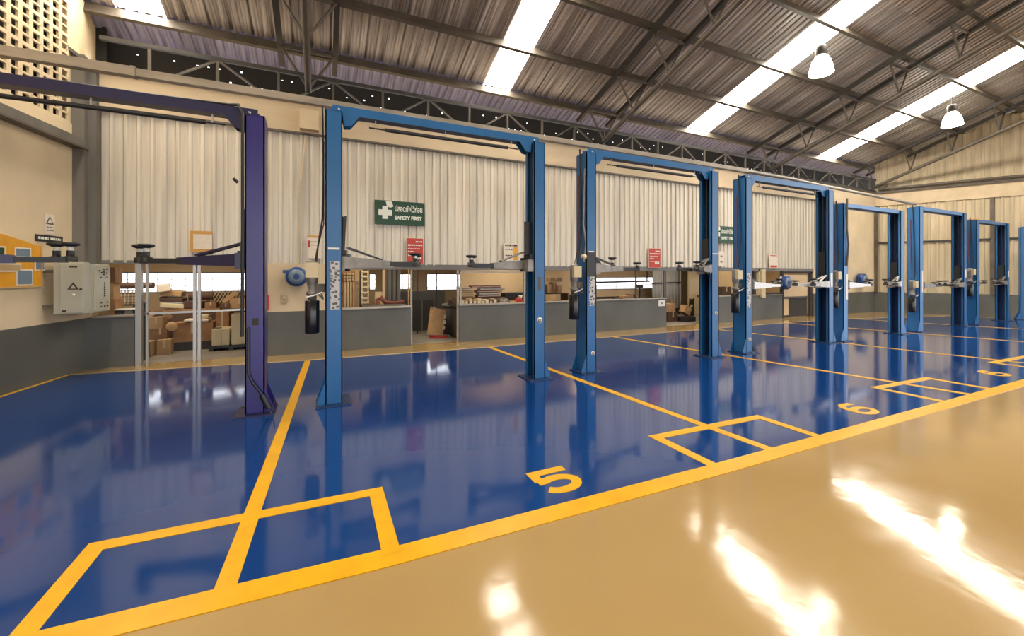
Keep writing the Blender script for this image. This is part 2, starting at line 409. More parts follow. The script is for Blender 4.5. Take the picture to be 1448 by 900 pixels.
ewall = ew.build('wall_right', kind=ST)
rz = math.atan2(ED.y, ED.x)
cs2 = corr(.72, 3, 3.66, .03, 'sheet2').mesh('beige_sheet')
for i in range(13):
    p = ep(.72 * i, .84, .0); inst('corrugated_sheet', cs2, ewall, p, rot=(0, 0, rz))
for i in range(13):
    s0, s1 = .72 * i, .72 * (i + 1); y0 = (EL + ED * s0).y; y1 = (EL + ED * s1).y
    hgt = roofz((y0 + y1) / 2) - .15 - 5.09
    inst('gable_sheet', cs2, ewall, ep(s0, 5.09, 0), rot=(0, 0, rz), scale=(1, 1, hgt / 3.66))
for z in (2.92,):
    B().bar(ep(0, z, .05), ep(SL, z, .05), .05, .06, 'steeld').build('wall_rail', ewall)
g = B()
for s_ in (.05, 3.3): g.bar(ep(s_, .84, .05), ep(s_, 4.48, .05), .08, .10, 'steel')
g.build('wall_post', ewall)
o = B().tube([ep(.1, 5.17, .16), ep(SL, 5.17, .16)], .055, 'steel').build('service_pipe'); tag(o, 'long dark grey pipe running above the cream beam of the far wall', 'pipe')

# ================================================================== ROOF
ceil = B().box(-6.2, 27, -3.08, -2.92, 10.60, 10.66, 'steeld').build('ceiling', kind=ST)
marks = [(-3.28, 'S', .67), (3.68, 'S', .72), (10.75, 'S', .95), (18.0, 'S', 1.1)]
cells = []; x = marks[0][0]
for i, (mx, _, mw) in enumerate(marks):
    cells.append((mx, mw, True)); nxt = marks[i + 1][0] if i < 3 else 25.6
    k = round((nxt - mx - mw) / .72); w = (nxt - mx - mw) / k
    for j in range(k): cells.append((mx + mw + j * w, w, False))
x = marks[0][0]
for j in range(4): x -= .72; cells.append((x, .72, False))
sl = math.sqrt(1 + .345 ** 2); rx = -math.atan(.345)
def roof_row(y0, y1, k, name, skyl=True, lift_=0):
    L_ = (y1 - y0) * sl
    me = corr(.72, 4, L_, .035, k, False).mesh(name)
    for (x, w, isky) in cells:
        if isky and skyl: continue
        inst(name, me, ceil, (x, y0, roofz(y0) + lift_ + random.uniform(0, .006)), scale=((w + .035) / .72, 1, 1), rot=(rx, 0, 0))
roof_row(9.50, 10.34, 'roof_skytint', 'eave_sheet', False)
roof_row(4.9, 9.62, 'roof', 'roof_sheet', lift_=.012)
roof_row(-3.0, 5.0, 'roof', 'roof_sheet', lift_=.024)
g = B().box(0, .72, 0, (9.62 + 3) * sl, 0, .01, 'skylight').mesh('skylight_panel')
for mx, _, mw in marks:
    inst('skylight_panel', g, ceil, (mx, -3, roofz(-3) + .03), scale=(mw / .72, 1, 1), rot=(rx, 0, 0))
# rear slope, behind the camera
me = corr(31.6, 166, 13 * sl, .035, 'roof', False).mesh('rear_roof_sheet')
o = inst('rear_roof_slope', me, ceil, (-6.2, -3, roofz(-3) + .02), rot=(rx, 0, 0)); o.scale = (1, -1, 1); o.rotation_euler = (-rx, 0, 0); o['kind'] = 'stuff'
# purlins
pl = B().box(-6.2, 26.5, -.035, .035, -.19, 0, 'steel').mesh('purlin')
for k in range(10):
    y = 9.55 - 1.305 * k
    o = inst('purlin', pl, ceil, (0, y, roofz(y) - .01), rot=(rx, 0, 0))
# fascia that closes the eave, with daylight slits
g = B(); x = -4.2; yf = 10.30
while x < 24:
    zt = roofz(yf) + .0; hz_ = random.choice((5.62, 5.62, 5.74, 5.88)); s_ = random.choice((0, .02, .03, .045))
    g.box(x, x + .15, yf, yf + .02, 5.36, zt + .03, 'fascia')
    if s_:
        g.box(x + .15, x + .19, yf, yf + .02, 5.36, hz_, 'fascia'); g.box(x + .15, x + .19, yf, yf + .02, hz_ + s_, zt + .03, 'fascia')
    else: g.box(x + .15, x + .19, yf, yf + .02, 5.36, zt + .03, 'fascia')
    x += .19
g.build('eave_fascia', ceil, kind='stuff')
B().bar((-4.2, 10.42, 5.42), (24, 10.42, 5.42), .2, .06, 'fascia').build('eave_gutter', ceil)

# eave lattice girder
gd = thing('lattice_girder', (0, WY - .02, 5.1), 'long horizontal lattice girder running above the back wall beam', 'girder')
B().bar((-3.4, 0, .50), (21.4, 0, .50), .06, .07, 'steeld').build('top_chord', gd)
B().bar((-3.5, 0, .03), (21.4, 0, .03), .06, .07, 'steeld').build('bottom_chord', gd)
vp = B().bar((0, 0, .03), (0, 0, .50), .045, .045, 'steel').mesh('upright')
dp = B().bar((0, 0, .48), (.68, 0, .03), .035, .035, 'steel').mesh('diagonal')
k = -5
while 2.18 + .985 * k < 21.3:
    x = 2.18 + .985 * k; inst('upright', vp, gd, (x, 0, 0))
    if k % 2 == 0:
        inst('diagonal', dp, gd, (x, 0, 0)); inst('diagonal', dp, gd, (x, 0, 0), scale=(-1, 1, 1))
    k += 1
# triangular roof trusses
def truss(X, label):
    t = thing('roof_truss', (X, WY, 0), label, 'truss', 'triangular roof trusses')
    return t
T = []
tl = ['triangular steel roof truss nearest the left wall, rising steeply over the purple post', 'triangular steel roof truss over the second and third numbered bays',
      'third triangular roof truss from the left, between the two hanging lamps', 'farthest triangular roof truss, close to the beige gable wall']
def tb(y): return (y - WY, 5.35 + .345 * (WY - y))
Y0t, Y1t = 9.2, -2.6
bot = B().tube([(0, Y0t - WY, 5.30), (0, Y1t - WY, 5.35 + .345 * (WY - Y1t))], .062, 'steel', 10).mesh('bottom_chord')
top = B().bar((0, Y0t + .5 - WY, 6.13 - .345 * .5), (0, Y1t - WY, 6.13 + .345 * (WY - Y1t)), .10, .10, 'steeld').mesh('top_chord')
t0 = truss(-.25, tl[0])
inst('bottom_chord', bot, t0); inst('top_chord', top, t0, (-.5, 0, 0)); inst('top_chord', top, t0, (.5, 0, 0))
st = 1.18; n = int((Y0t - Y1t) / st)
v1 = B().tube([(0, 0, 5.35), (-.5, 0, 6.12)], .026, 'steel', 6).mesh('web_strut')
v2 = B().tube([(0, 0, 5.35), (-.5, -st, 6.12 + .345 * st)], .026, 'steel', 6).mesh('web_strut')
v3 = B().bar((-.5, 0, 6.10), (.5, 0, 6.10), .05, .05, 'steel').mesh('cross_tie')
for i in range(n + 1):
    o3 = (0, -st * i, .345 * st * i)
    inst('web_strut', v1, t0, o3); inst('web_strut', v1, t0, o3, scale=(-1, 1, 1)); inst('cross_tie', v3, t0, o3)
for X, l in zip((7.1, 14.4, 21.3), tl[1:]):
    c = copy_tree(t0); c.location.x = X; c['label'] = l

# hanging high bay lamps
def lamp(x, y, z, label):
    t = thing('high_bay_lamp', (x, y, z), label, 'lamp', 'high bay lamps')
    B().lathe([(.0, .54), (.10, .53), (.12, .48), (.12, .32), (.10, .29), (.0, .29)], (0, 0, 0), 'steeld', 20).build('ballast_housing', t)
    g = B().lathe([(.09, .30), (.13, .27), (.19, .16), (.235, .0), (.255, -.14), (.247, -.14), (.225, .0), (.18, .155), (.12, .26), (.08, .29)], (0, 0, 0), 'bulb', 28)
    g.build('reflector', t)
    B().lathe([(.0, .19), (.05, .17), (.07, .08), (.05, 0), (.0, -.02)], (0, 0, 0), 'bulb', 16).build('bulb', t)
    B().tube([(0, 0, .53), (0, 0, roofz(y) - z - .02)], .012, 'steeld', 6).build('hanging_rod', t)
    ld = bpy.data.lights.new('lamp_light', 'AREA'); ld.shape = 'DISK'; ld.size = .4; ld.energy = LAMP_W; ld.color = (1, .93, .74)
    lo = bpy.data.objects.new('lamp_light', ld); COL.objects.link(lo); lo.parent = t; lo.location = (0, 0, -.12)
lamp(11.0, 5.8, 6.62, 'lit bell-shaped lamp hanging beside the third roof skylight')
lamp(18.3, 5.87, 6.5, 'lit bell-shaped lamp near the far gable wall')

# pale duct carried over the lifts
dk = thing('overhead_duct', (0, 5.81, 3.815), 'long pale steel duct running over the tops of the lifts', 'duct')
B().bar((-4.02, 0, 0), (-1.87, 0, 0), .09, .10, 'conduit').build('duct_section', dk)
B().bar((-1.87, .01, .0), (2.9, .01, .01), .085, .085, 'conduit').build('duct_section', dk)
B().bar((2.9, .01, .01), (8.3, .01, .01), .085, .075, 'conduit').build('duct_section', dk)
B().tube([(8.3, .01, .01), (9.8, .02, 0), (10.9, .0, -.05), (11.8, 0, -.07), (15.9, .05, -.15)], .038, 'conduit').build('duct_pipe', dk)
B().box(-1.89, -1.85, -.05, .05, -.053, .056, 'conduit').build('joint_collar', dk)

# ================================================================== STORE ROOM BEHIND THE WALL
B().box(-5.0, 17.8, 9.35, 13.1, -.02, .004, 'concrete').build('store_floor', fl)
rm = B()
def rwin(x0, x1, z0, z1, wins):
    # rear wall of the store room with window openings
    xs = x0
    for a, b_, c, d in wins:
        rm.box(xs, a, 13.0, 13.12, z0, z1, 'beige'); rm.box(a, b_, 13.0, 13.12, z0, c, 'beige'); rm.box(a, b_, 13.0, 13.12, d, z1, 'beige'); xs = b_
    rm.box(xs, x1, 13.0, 13.12, z0, z1, 'beige')
WN = [(-4.6, -1.75, 1.14, 1.64), (1.30, 1.48, 1.12, 1.6), (1.98, 2.60, 1.12, 1.6), (3.05, 4.3, 1.08, 1.6), (9.6, 12.8, 1.0, 1.47)]
rwin(-5.0, 17.8, 0, 2.5, WN)
rm.build('wall_rear', kind=ST)
B().box(-5.0, 17.8, 9.35, 13.1, 2.45, 2.5, 'beige').build('ceiling', kind=ST)
for (x0, x1, y0, y1, z0, z1, k) in [(-5.1, -5.0, 9.35, 13.1, 0, 2.5, 'beige'), (17.7, 17.8, 9.35, 13.1, 0, 2.5, 'beige'), (-.62, -.52, 9.36, 13, 0, 2.45, 'beige'), (3.60, 7.9, 11.2, 11.28, 0, 2.45, 'beige'),
    (.40, .98, 11.6, 11.66, 0, 2.45, 'beige'), (1.30, 1.49, 11.6, 11.66, .0, 1.12, 'beige'), (1.49, 1.56, 11.55, 11.66, 0, 2.45, 'beige'), (1.56, 1.98, 11.6, 11.66, 0, 2.45, 'grey'),
    (13.05, 13.6, 11.55, 11.62, 0, 2.45, 'cream'), (13.6, 17.7, 11.6, 11.66, 0, 2.45, 'beige'), (1.9, 3.6, 12.9, 12.99, 0, 1.06, 'grey')]:
    B().box(x0, x1, y0, y1, z0, z1, k).build('wall_partition', kind=ST)
# added fill lights that brighten the store room, unseen above the openings
for i, (x, y) in enumerate([(-2.9, 10.4), (1.4, 10.3), (4.9, 10.2), (8.2, 11.0), (11.3, 10.6), (15.3, 10.4)]):
    ld = bpy.data.lights.new('store_fill_light', 'AREA'); ld.shape = 'RECTANGLE'; ld.size = 1.2; ld.size_y = .12; ld.energy = 26; ld.color = (1, .86, .66)
    lo = bpy.data.objects.new('store_fill_light', ld); COL.objects.link(lo); lo.location = (x, y, 2.40)
for i, (a, b_, c, d) in enumerate(WN):
    w = B().bar((a, 13.02, c), (b_, 13.02, c), .06, .03, 'grey').bar((a, 13.02, d), (b_, 13.02, d), .06, .03, 'grey') \
        .bar((a, 13.02, c), (a, 13.02, d), .03, .05, 'grey').bar((b_, 13.02, c), (b_, 13.02, d), .03, .05, 'grey').build('window_%d' % (i + 1), kind=ST)
    nn = max(1, round((b_ - a) / .30)) if i < 4 else 3
    for j in range(1, nn): B().bar((a + (b_ - a) * j / nn, 13.02, c), (a + (b_ - a) * j / nn, 13.02, d), .012, .02, 'alu').build('glazing_bar', w)
    for z in (c + (d - c) / 3, c + 2 * (d - c) / 3): B().bar((a, 13.02, z), (b_, 13.02, z), .02, .012, 'alu').build('glazing_bar', w)
    B().box(a, b_, 13.035, 13.04, c, d, 'pane').build('pane', w)
# yard outside, seen only as light bounced in under the eaves
B().box(-40, 60, -60, 60, -.35, -.25, 'ground').build('ground', kind=ST)

# aluminium door posts and frames in the openings
def frame(name, label, bars, cat='frame', k='alu', y=WY + .05):
    t = thing(name, (bars[0][0], y, 0), label, cat); bx = bars[0][0]
    for (x0, z0, x1, z1, w, nm) in bars:
        B().bar((x0 - bx, 0, z0), (x1 - bx, 0, z1), w, w, k).build(nm, t)
    return t
frame('door_frame', 'aluminium posts and rail framing the open store room doorway behind the purple lift', [(-2.91, 0, -2.91, 1.8, .085, 'frame_post'), (-2.80, 0, -2.80, 1.8, .035, 'frame_post'), (-2.12, 0, -2.12, 1.8, .045, 'frame_post'), (-2.05, 0, -2.05, 1.8, .045, 'frame_post'), (-2.8, .90, -1.02, .93, .035, 'frame_rail'), (-1.04, 0, -1.04, 1.8, .05, 'frame_post')])
frame('door_frame', 'thin metal frame of the doorway holding the leaning brown carton', [(1.815, 0, 1.815, 1.72, .04, 'frame_post'), (2.90, 0, 2.90, 1.72, .045, 'frame_post')], k='conduit')
frame('window_frame', 'pale metal frame around the opening above stacked flat parts', [(2.97, .88, 2.97, 1.66, .045, 'frame_post'), (4.66, .88, 4.66, 1.66, .045, 'frame_post'), (2.97, 1.65, 4.66, 1.65, .04, 'frame_rail')], k='conduit')
frame('window_frame', 'narrow dark window frame beside the wall pier and bench', [(6.86, .88, 6.86, 1.7, .05, 'frame_post'), (9.40, .88, 9.40, 1.7, .05, 'frame_post'), (8.3, .88, 8.3, 1.7, .035, 'frame_post')], k='steel')
frame('door_frame', 'grey frame of the doorway with corrugated metal inside', [(9.45, 0, 9.45, 1.7, .05, 'frame_post'), (10.95, 0, 10.95, 1.7, .06, 'frame_post')], k='steel')
dk5 = thing('door_panel', (15.1, WY + .02, 0), 'dark framed door with a beige upper panel at far right of the wall', 'door')
B().box(.0, .08, 0, .08, 0, 1.70, 'dark').box(1.70, 1.80, 0, .08, 0, 1.70, 'dark').box(.0, 1.8, 0, .08, 1.62, 1.70, 'dark').build('door_jamb', dk5)
B().box(.10, 1.55, .03, .06, .78, 1.58, 'beige').build('upper_panel', dk5)
B().box(.10, 1.55, .05, .08, .04, .74, 'dark').build('lower_panel', dk5)
B().box(.10, .38, .02, .05, .10, .70, 'beige').build('kick_panel', dk5)
B().box(.10, 1.55, .02, .06, .72, .78, 'steel').build('door_rail', dk5)
frame('window_frame', 'dark window frame with the far blue reel hanging in it', [(13.45, .9, 13.45, 1.7, .10, 'frame_post'), (15.0, .88, 15.0, 1.72, .09, 'frame_post'), (14.1, .92, 15.0, .92, .06, 'frame_rail')], k='dark', y=WY - .02)
o = B().box(13.80, 13.98, WY - .09, WY - .02, .78, 1.78, 'ivory').build('cream_post'); tag(o, 'cream board standing upright behind the far blue hose reel', 'board')

# ================================================================== TWO-POST LIFTS
CW, CDp = .19, .28
def lift(label, xl, xr, H, y=5.56, kL='lift', kR='lift', kin='liftd', kb='lift', az=1.70, armk='armg', arms=(), beam='ears', unit=None, rz=0, bar=True, carr=None):
    """xl, xr: centres of the two posts; arms: (side, x_end, y_end, fork) in world coordinates"""
    t = thing('two_post_lift', (xl, y, 0), label, 'car lift', 'two-post car lifts', rz)
    span = xr - xl
    for sd, x0, k in ((1, 0, kL), (-1, span, kR)):        # sd: the side the channel opens to
        o_ = -sd * CW / 2; i_ = sd * CW / 2
        g = B()
        def bx(xa, xb, ya, yb, za, zb, kk, g=g): g.box(min(xa, xb), max(xa, xb), ya, yb, za, zb, kk)
        bx(x0 + o_, x0 + o_ + sd * .015, -CDp / 2, CDp / 2, .02, H - .06, k)
        for q in (-1, 1):
            ya, yb = (q * CDp / 2, q * (CDp / 2 - .014)); bx(x0 + o_, x0 + i_, min(ya, yb), max(ya, yb), .02, H - .06, k)
            ya, yb = (q * CDp / 2, q * (CDp / 2 - .055)); bx(x0 + i_, x0 + i_ - sd * .012, min(ya, yb), max(ya, yb), .02, H - .06, k)
        bx(x0 + o_ + sd * .015, x0 + o_ + sd * .018, -CDp / 2 + .014, CDp / 2 - .014, .03, H - .07, kin)
        bx(x0 + o_, x0 + i_, -CDp / 2, CDp / 2, H - .065, H - .05, k)
        c = g.build('column', t)
        B().box(x0 - .20, x0 + .20, -.22, .20, 0, .018, kin).build('base_plate', c)
        for bxx in (-.16, .16):
            for byy in (-.18, .16): B().lathe([(0, .03), (.014, .03), (.014, .018)], (x0 + bxx, byy, 0), 'steeld', 8).build('anchor_bolt', c)
        for yy in (-CDp / 2 + .006, CDp / 2 - .006):
            B().prism([(x0 + o_, .018), (x0 + o_ - sd * .09, .018), (x0 + o_ - sd * .09, .06), (x0 + o_, .30)], 'y', yy - .006, yy + .006, k).build('base_gusset', c)
        # carriage sliding in the channel
        cz = carr or az
        g = B(); g.box(min(x0 - sd * .05, x0 + i_ + sd * .02), max(x0 - sd * .05, x0 + i_ + sd * .02), -CDp / 2 + .07, CDp / 2 - .07, cz - .05, cz + .62, 'black')
        g.box(min(x0 + i_, x0 + i_ + sd * .10), max(x0 + i_, x0 + i_ + sd * .10), -.13, .13, az - .06, az + .12, armk if armk != 'armw' else 'armg')
        g.box(min(x0 + i_, x0 + i_ + sd * .05), max(x0 + i_, x0 + i_ + sd * .05), -.10, .10, az + .12, az + .20, 'black')
        ca = g.build('carriage', t)
        B().tube([(x0 + i_ - sd * .03, 0, cz + .6), (x0 + i_ - sd * .03, 0, H - .12)], .012, 'black', 6).build('lift_chain', ca)
    for (sd, xe, ye, fork) in arms:
        x0 = (0 if sd > 0 else span) + sd * (CW / 2 + .06); e = Vector((xe - xl, ye - y, 0)); s0 = Vector((x0, .09 * (1 if ye > y else -1), 0))
        d = (e - s0); Ln = d.length; d.normalize(); nrm = Vector((-d.y, d.x, 0))
        aw = .075; b1 = Ln * .62
        g = B()
        P = lambda s_, w_, z: s0 + d * s_ + nrm * w_ + Vector((0, 0, z))
        for (sa, sb, wa, wb_, za0, za1, zb0, zb1, kk) in [(-.03, b1, aw, aw * .72, az - .03, az + .12, az - .01, az + .07, armk)]:
            vs = [P(sa, -wa, za0), P(sa, wa, za0), P(sa, wa, za1), P(sa, -wa, za1), P(sb, -wb_, zb0), P(sb, wb_, zb0), P(sb, wb_, zb1), P(sb, -wb_, zb1)]
            g.add(vs, [(3, 2, 1, 0), (4, 5, 6, 7), (0, 1, 5, 4), (1, 2, 6, 5), (2, 3, 7, 6), (3, 0, 4, 7)], kk)
        g.lathe([(0, az + .15), (.05, az + .15), (.05, az - .06), (0, az - .06)], tuple(s0), 'black', 14)
        a = g.build('swing_arm', t)
        B().bar(P(b1 * .5, 0, az + .03), P(Ln - .02, 0, az + .03), .085, .055, 'black' if armk != 'armw' else armk).build('arm_extension', a)
        if fork:
            B().bar(P(.0, .02, az + .24), P(b1 * .75, 0, az + .10), .03, .02, armk).bar(P(.0, -.05, az + .24), P(b1 * .75, -.03, az + .09), .02, .02, 'black').build('arm_restraint', a)
        pz = az + .06; ph = fork if isinstance(fork, float) else .09
        g = B().lathe([(.055, -.05), (.055, .01), (.032, .01), (.032, ph * .55)], (*P(Ln, 0, pz)[:2], pz), 'black', 14)
        g.lathe([(.026, ph * .2), (.026, ph * .9)], (*P(Ln, 0, pz)[:2], pz), 'white' if ph > .1 else 'alu', 12)
        g.lathe([(.0, ph * .85), (.03, ph * .85), (.075, ph), (.075, ph + .025), (0, ph + .03)], (*P(Ln, 0, pz)[:2], pz), 'black', 16)
        g.build('lifting_pad', a)
    if beam == 'ears':
        zt = H + .035; zb = zt - .105
        g = B()
        g.prism([(-.02, H - .07), (.10, H - .07), (.12, zb - .14), (.20, zb - .13), (.30, zb), (span - .30, zb), (span - .20, zb - .13), (span - .12, zb - .14), (span - .10, H - .07), (span + .02, H - .07), (span + .02, zt), (-.02, zt)], 'y', -.075, -.065, kb)
        g.prism([(-.02, H - .07), (.10, H - .07), (.12, zb - .14), (.20, zb - .13), (.30, zb), (span - .30, zb), (span - .20, zb - .13), (span - .12, zb - .14), (span - .10, H - .07), (span + .02, H - .07), (span + .02, zt), (-.02, zt)], 'y', .065, .075, kb)
        g.box(.05, span - .05, -.065, .065, zt - .012, zt, kb).box(.28, span - .28, -.065, .065, zb, zb + .01, kin)
        cb = g.build('crossbeam', t)
        for xx in (.06, span - .06): B().lathe([(0, 0), (.014, 0), (.014, .014)], (xx, -.089, H - .015), 'alu', 10, 'y').build('beam_bolt', cb)
        for xx in (.05, span - .05):
            B().lathe([(0, -.03), (.06, -.03), (.06, .03), (0, .03)], (xx, 0, H - .13), 'liftd', 16, 'y').build('cable_pulley', cb)
    else:
        zt = H - .04
        g = B().box(-.05, span + .05, -.11, -.04, zt - .09, zt, kb).box(-.05, span + .05, .04, .11, zt - .09, zt, kb).box(.09, span - .09, -.04, .04, zt - .02, zt, kin)
        cb = g.build('crossbeam', t)
    if bar:
        zz = H - .17 if beam == 'ears' else H - .19
        g = B().tube([(.42, -.02, zz), (span - .30, -.02, zz)], .010, 'black', 6)
        g.build('limit_bar', t)
        B().tube([(.62, -.02, zz), (span - .48, -.02, zz)], .024, 'black', 10).build('foam_sleeve', t)
        for xx in (.50, span / 2, span - .42): B().bar((xx, -.02, zz), (xx, -.02, H - .06), .014, .014, 'alu').build('bar_hanger', t)
    if unit:
        ux, uz = unit                         # power unit on the outer side of the left post; uz = bottom of the tank
        g = B().lathe([(0, 0), (.075, 0), (.082, .012), (.082, .39), (.075, .40), (0, .40)], (ux, -.02, uz), 'blackg', 22)
        pu = g.build('power_unit', t)
        B().lathe([(.0, .40), (.05, .40), (.05, .46), (.068, .47), (.068, .50), (.045, .52), (.06, .62), (.068, .64), (.068, .86), (.05, .89), (0, .89)], (ux, -.02, uz), 'armg', 18).build('pump_motor', pu)
        B().box(ux - .07, ux + .07, -.13, -.07, uz + .68, uz + .86, 'ivory').build('switch_box', pu)
        B().tube([(ux + .06, -.06, uz + .48), (ux + .12, -.09, uz + .42), (ux + .10, -.12, uz + .50), (ux + .02, -.13, uz + .46), (ux - .06, -.12, uz + .44)], .012, 'alu', 6).build('valve_lever', pu)
        B().box(ux + .04, -CW / 2 + .002, -.06, .04, uz + .50, uz + .60, 'steel').build('mount_bracket', pu)
        B().tube([(ux + .04, -.04, uz + .84), (ux + .07, -.06, uz + 1.1), (-CW / 2 - .03, -.04, uz + 1.4), (-CW / 2 - .02, -.02, H - .8), (-CW / 2 - .03, 0, H + .02)], .012, 'black', 6).build('supply_cable', pu)
        B().tube([(ux + .02, .03, uz + .80), (ux + .05, 0, uz + 1.0), (-CW / 2 - .015, .04, uz + 1.35), (-CW / 2 - .015, .05, H - .4)], .008, 'darkred', 6).build('hydraulic_hose', pu)
    return t
def sticker(t, x, z0, z1, w=.10, k='sticker', y=-CDp / 2 - .003, name='warning_label'):
    return B().box(x - w / 2, x + w / 2, y, y + .003, z0, z1, k).build(name, t)
def disc(t, x, z, r, k='paper'):
    B().lathe([(0, 0), (r, 0), (r, .004)], (x, -CDp / 2 - .004, z), k, 20, 'y').build('round_label', t)
    B().lathe([(r * .35, -.001), (r * .6, -.001)], (x, -CDp / 2 - .004, z), 'dark', 16, 'y').build('round_mark', t)

# nearest, purple lift
L0 = lift('dark purple two-post lift nearest the left wall', -3.55, -.69, 3.46, kL='purple', kR='purple', kin='purpled', kb='purpled', az=1.72, armk='purpled',
          arms=[(-1, -1.88, 6.0, .13), (-1, -1.78, 5.85, .13), (1, -2.57, 6.0, .13), (1, -2.42, 5.9, .13)])
B().tube([(2.74, -.155, .9), (2.745, -.16, 2.0), (2.745, -.16, 3.40), (2.70, -.13, 3.50), (2.60, -.05, 3.515), (1.9, .0, 3.512), (1.0, .0, 3.512)], .017, 'black', 8).build('black_hose', L0)
B().tube([(2.80, -.16, 1.0), (2.80, -.165, .48), (2.84, -.17, .38), (2.95, -.17, .20)], .014, 'black', 8).tube([(2.93, -.17, .23), (3.00, -.17, .07)], .030, 'black', 10).bar((3.03, -.17, .02), (3.06, -.17, .17), .012, .012, 'black').build('release_pedal', L0)
sticker(L0, 2.865, 1.02, 1.10, .06, 'dark')
B().tube([(2.70, -.16, 2.62), (2.66, -.18, 2.66)], .018, 'black', 8).build('cable_clip', L0)
# lift 5
L1 = lift('bright blue two-post lift beside the yellow line, over painted number 5', .13, 2.99, 3.66, az=1.70,
          arms=[(1, 1.26, 6.0, .10), (1, 1.10, 5.35, False), (-1, 2.11, 6.0, .10), (-1, 1.96, 5.6, True)], unit=(-.24, .88))
sticker(L1, .015, 1.17, 1.76, .105); B().box(-.065, .065, -CDp / 2 - .004, -CDp / 2, 1.90, 1.925, 'white').build('name_label', L1)
disc(L1, 2.86, .90, .045); sticker(L1, 2.86, 1.36, 1.56, .05, 'steel')
B().bar((.11, -.10, 1.9), (.13, -.10, 2.32), .03, .03, 'black').build('safety_latch', L1)
B().bar((2.72, -.02, 1.9), (2.72, -.02, 2.4), .10, .05, 'black').build('safety_latch', L1)
# lift 6
L2 = lift('blue two-post lift with its posts either side of the bay painted number 6', 3.94, 6.82, 3.62, az=1.66,
          arms=[(1, 5.42, 6.0, .08), (1, 4.75, 5.9, .16), (-1, 5.97, 5.5, .08), (-1, 6.2, 5.3, True)], unit=(-.25, .87))
sticker(L2, .015, 1.09, 1.56, .11); disc(L2, .03, .32, .035); sticker(L2, .0, 1.56, 1.96, .17, 'black', name='carriage_cover'); B().box(-.05, .05, -CDp / 2 - .007, -CDp / 2, 1.955, 1.975, 'white').build('name_label', L2)
disc(L2, 2.90, .85, .04); B().box(2.80, 2.97, -CDp / 2 - .004, -CDp / 2, 1.98, 2.0, 'white').build('name_label', L2)
B().tube([(-.10, -.1, 3.3), (-.14, -.12, 2.4), (-.09, -.12, 2.1), (-.13, -.12, 1.8)], .014, 'armg', 8).build('grey_hose', L2)
B().lathe([(0, -.03), (.04, -.03), (.04, .03), (0, .03)], (-.13, -.12, 1.88), 'ivory', 12, 'y').build('junction_cap', L2)
# lift 7
L3 = lift('blue two-post lift with silver arms before the dark framed far door', 7.80, 10.68, 3.60, kL='lift', kR='lift', az=1.33, armk='armw', carr=1.5,
          arms=[(1, 9.1, 5.75, .05), (1, 8.9, 5.5, False), (-1, 9.45, 5.5, .05), (-1, 9.75, 5.3, True)], unit=(-.24, .82))
sticker(L3, .0, .93, 1.62, .10); disc(L3, .02, .28, .04); disc(L3, -.02, 1.05, .03)
sticker(L3, 2.89, 1.30, 1.62, .08, 'white')
# lifts 8 to 11
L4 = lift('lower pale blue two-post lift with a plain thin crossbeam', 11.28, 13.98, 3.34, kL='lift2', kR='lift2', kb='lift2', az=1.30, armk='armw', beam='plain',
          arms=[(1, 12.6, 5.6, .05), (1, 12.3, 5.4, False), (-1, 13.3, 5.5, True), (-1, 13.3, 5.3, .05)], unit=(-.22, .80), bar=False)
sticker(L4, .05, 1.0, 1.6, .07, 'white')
B().tube([(.02, -.16, 3.4), (-.02, -.17, 2.7), (.05, -.17, 2.3), (.0, -.16, 1.8)], .02, 'steel', 8).build('grey_hose', L4)
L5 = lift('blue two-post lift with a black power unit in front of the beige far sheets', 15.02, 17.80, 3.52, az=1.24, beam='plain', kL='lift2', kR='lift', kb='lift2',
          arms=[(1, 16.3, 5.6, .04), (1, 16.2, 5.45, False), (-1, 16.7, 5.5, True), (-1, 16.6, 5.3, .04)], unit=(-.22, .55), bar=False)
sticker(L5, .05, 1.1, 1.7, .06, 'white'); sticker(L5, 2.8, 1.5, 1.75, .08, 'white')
L6 = lift('far blue two-post lift with rusty post tops, last complete one on the right', 18.72, 21.15, 3.38, az=1.28, beam='plain', kL='lift', kR='lift',
          arms=[(1, 19.8, 5.6, .04), (-1, 20.2, 5.5, True), (-1, 20.0, 5.3, .04)], unit=(-.2, .9), bar=False)
sticker(L6, 2.45, 1.5, 1.72, .07, 'white')
B().box(-.10, .10, -.15, .15, 3.31, 3.345, 'orange').build('rusty_cap', L6)
L7 = lift('farthest blue lift post, cut off by the right edge of the picture', 22.25, 24.75, 3.30, y=5.35, az=1.28, beam='plain', arms=[], unit=None, bar=False, rz=R(-66))

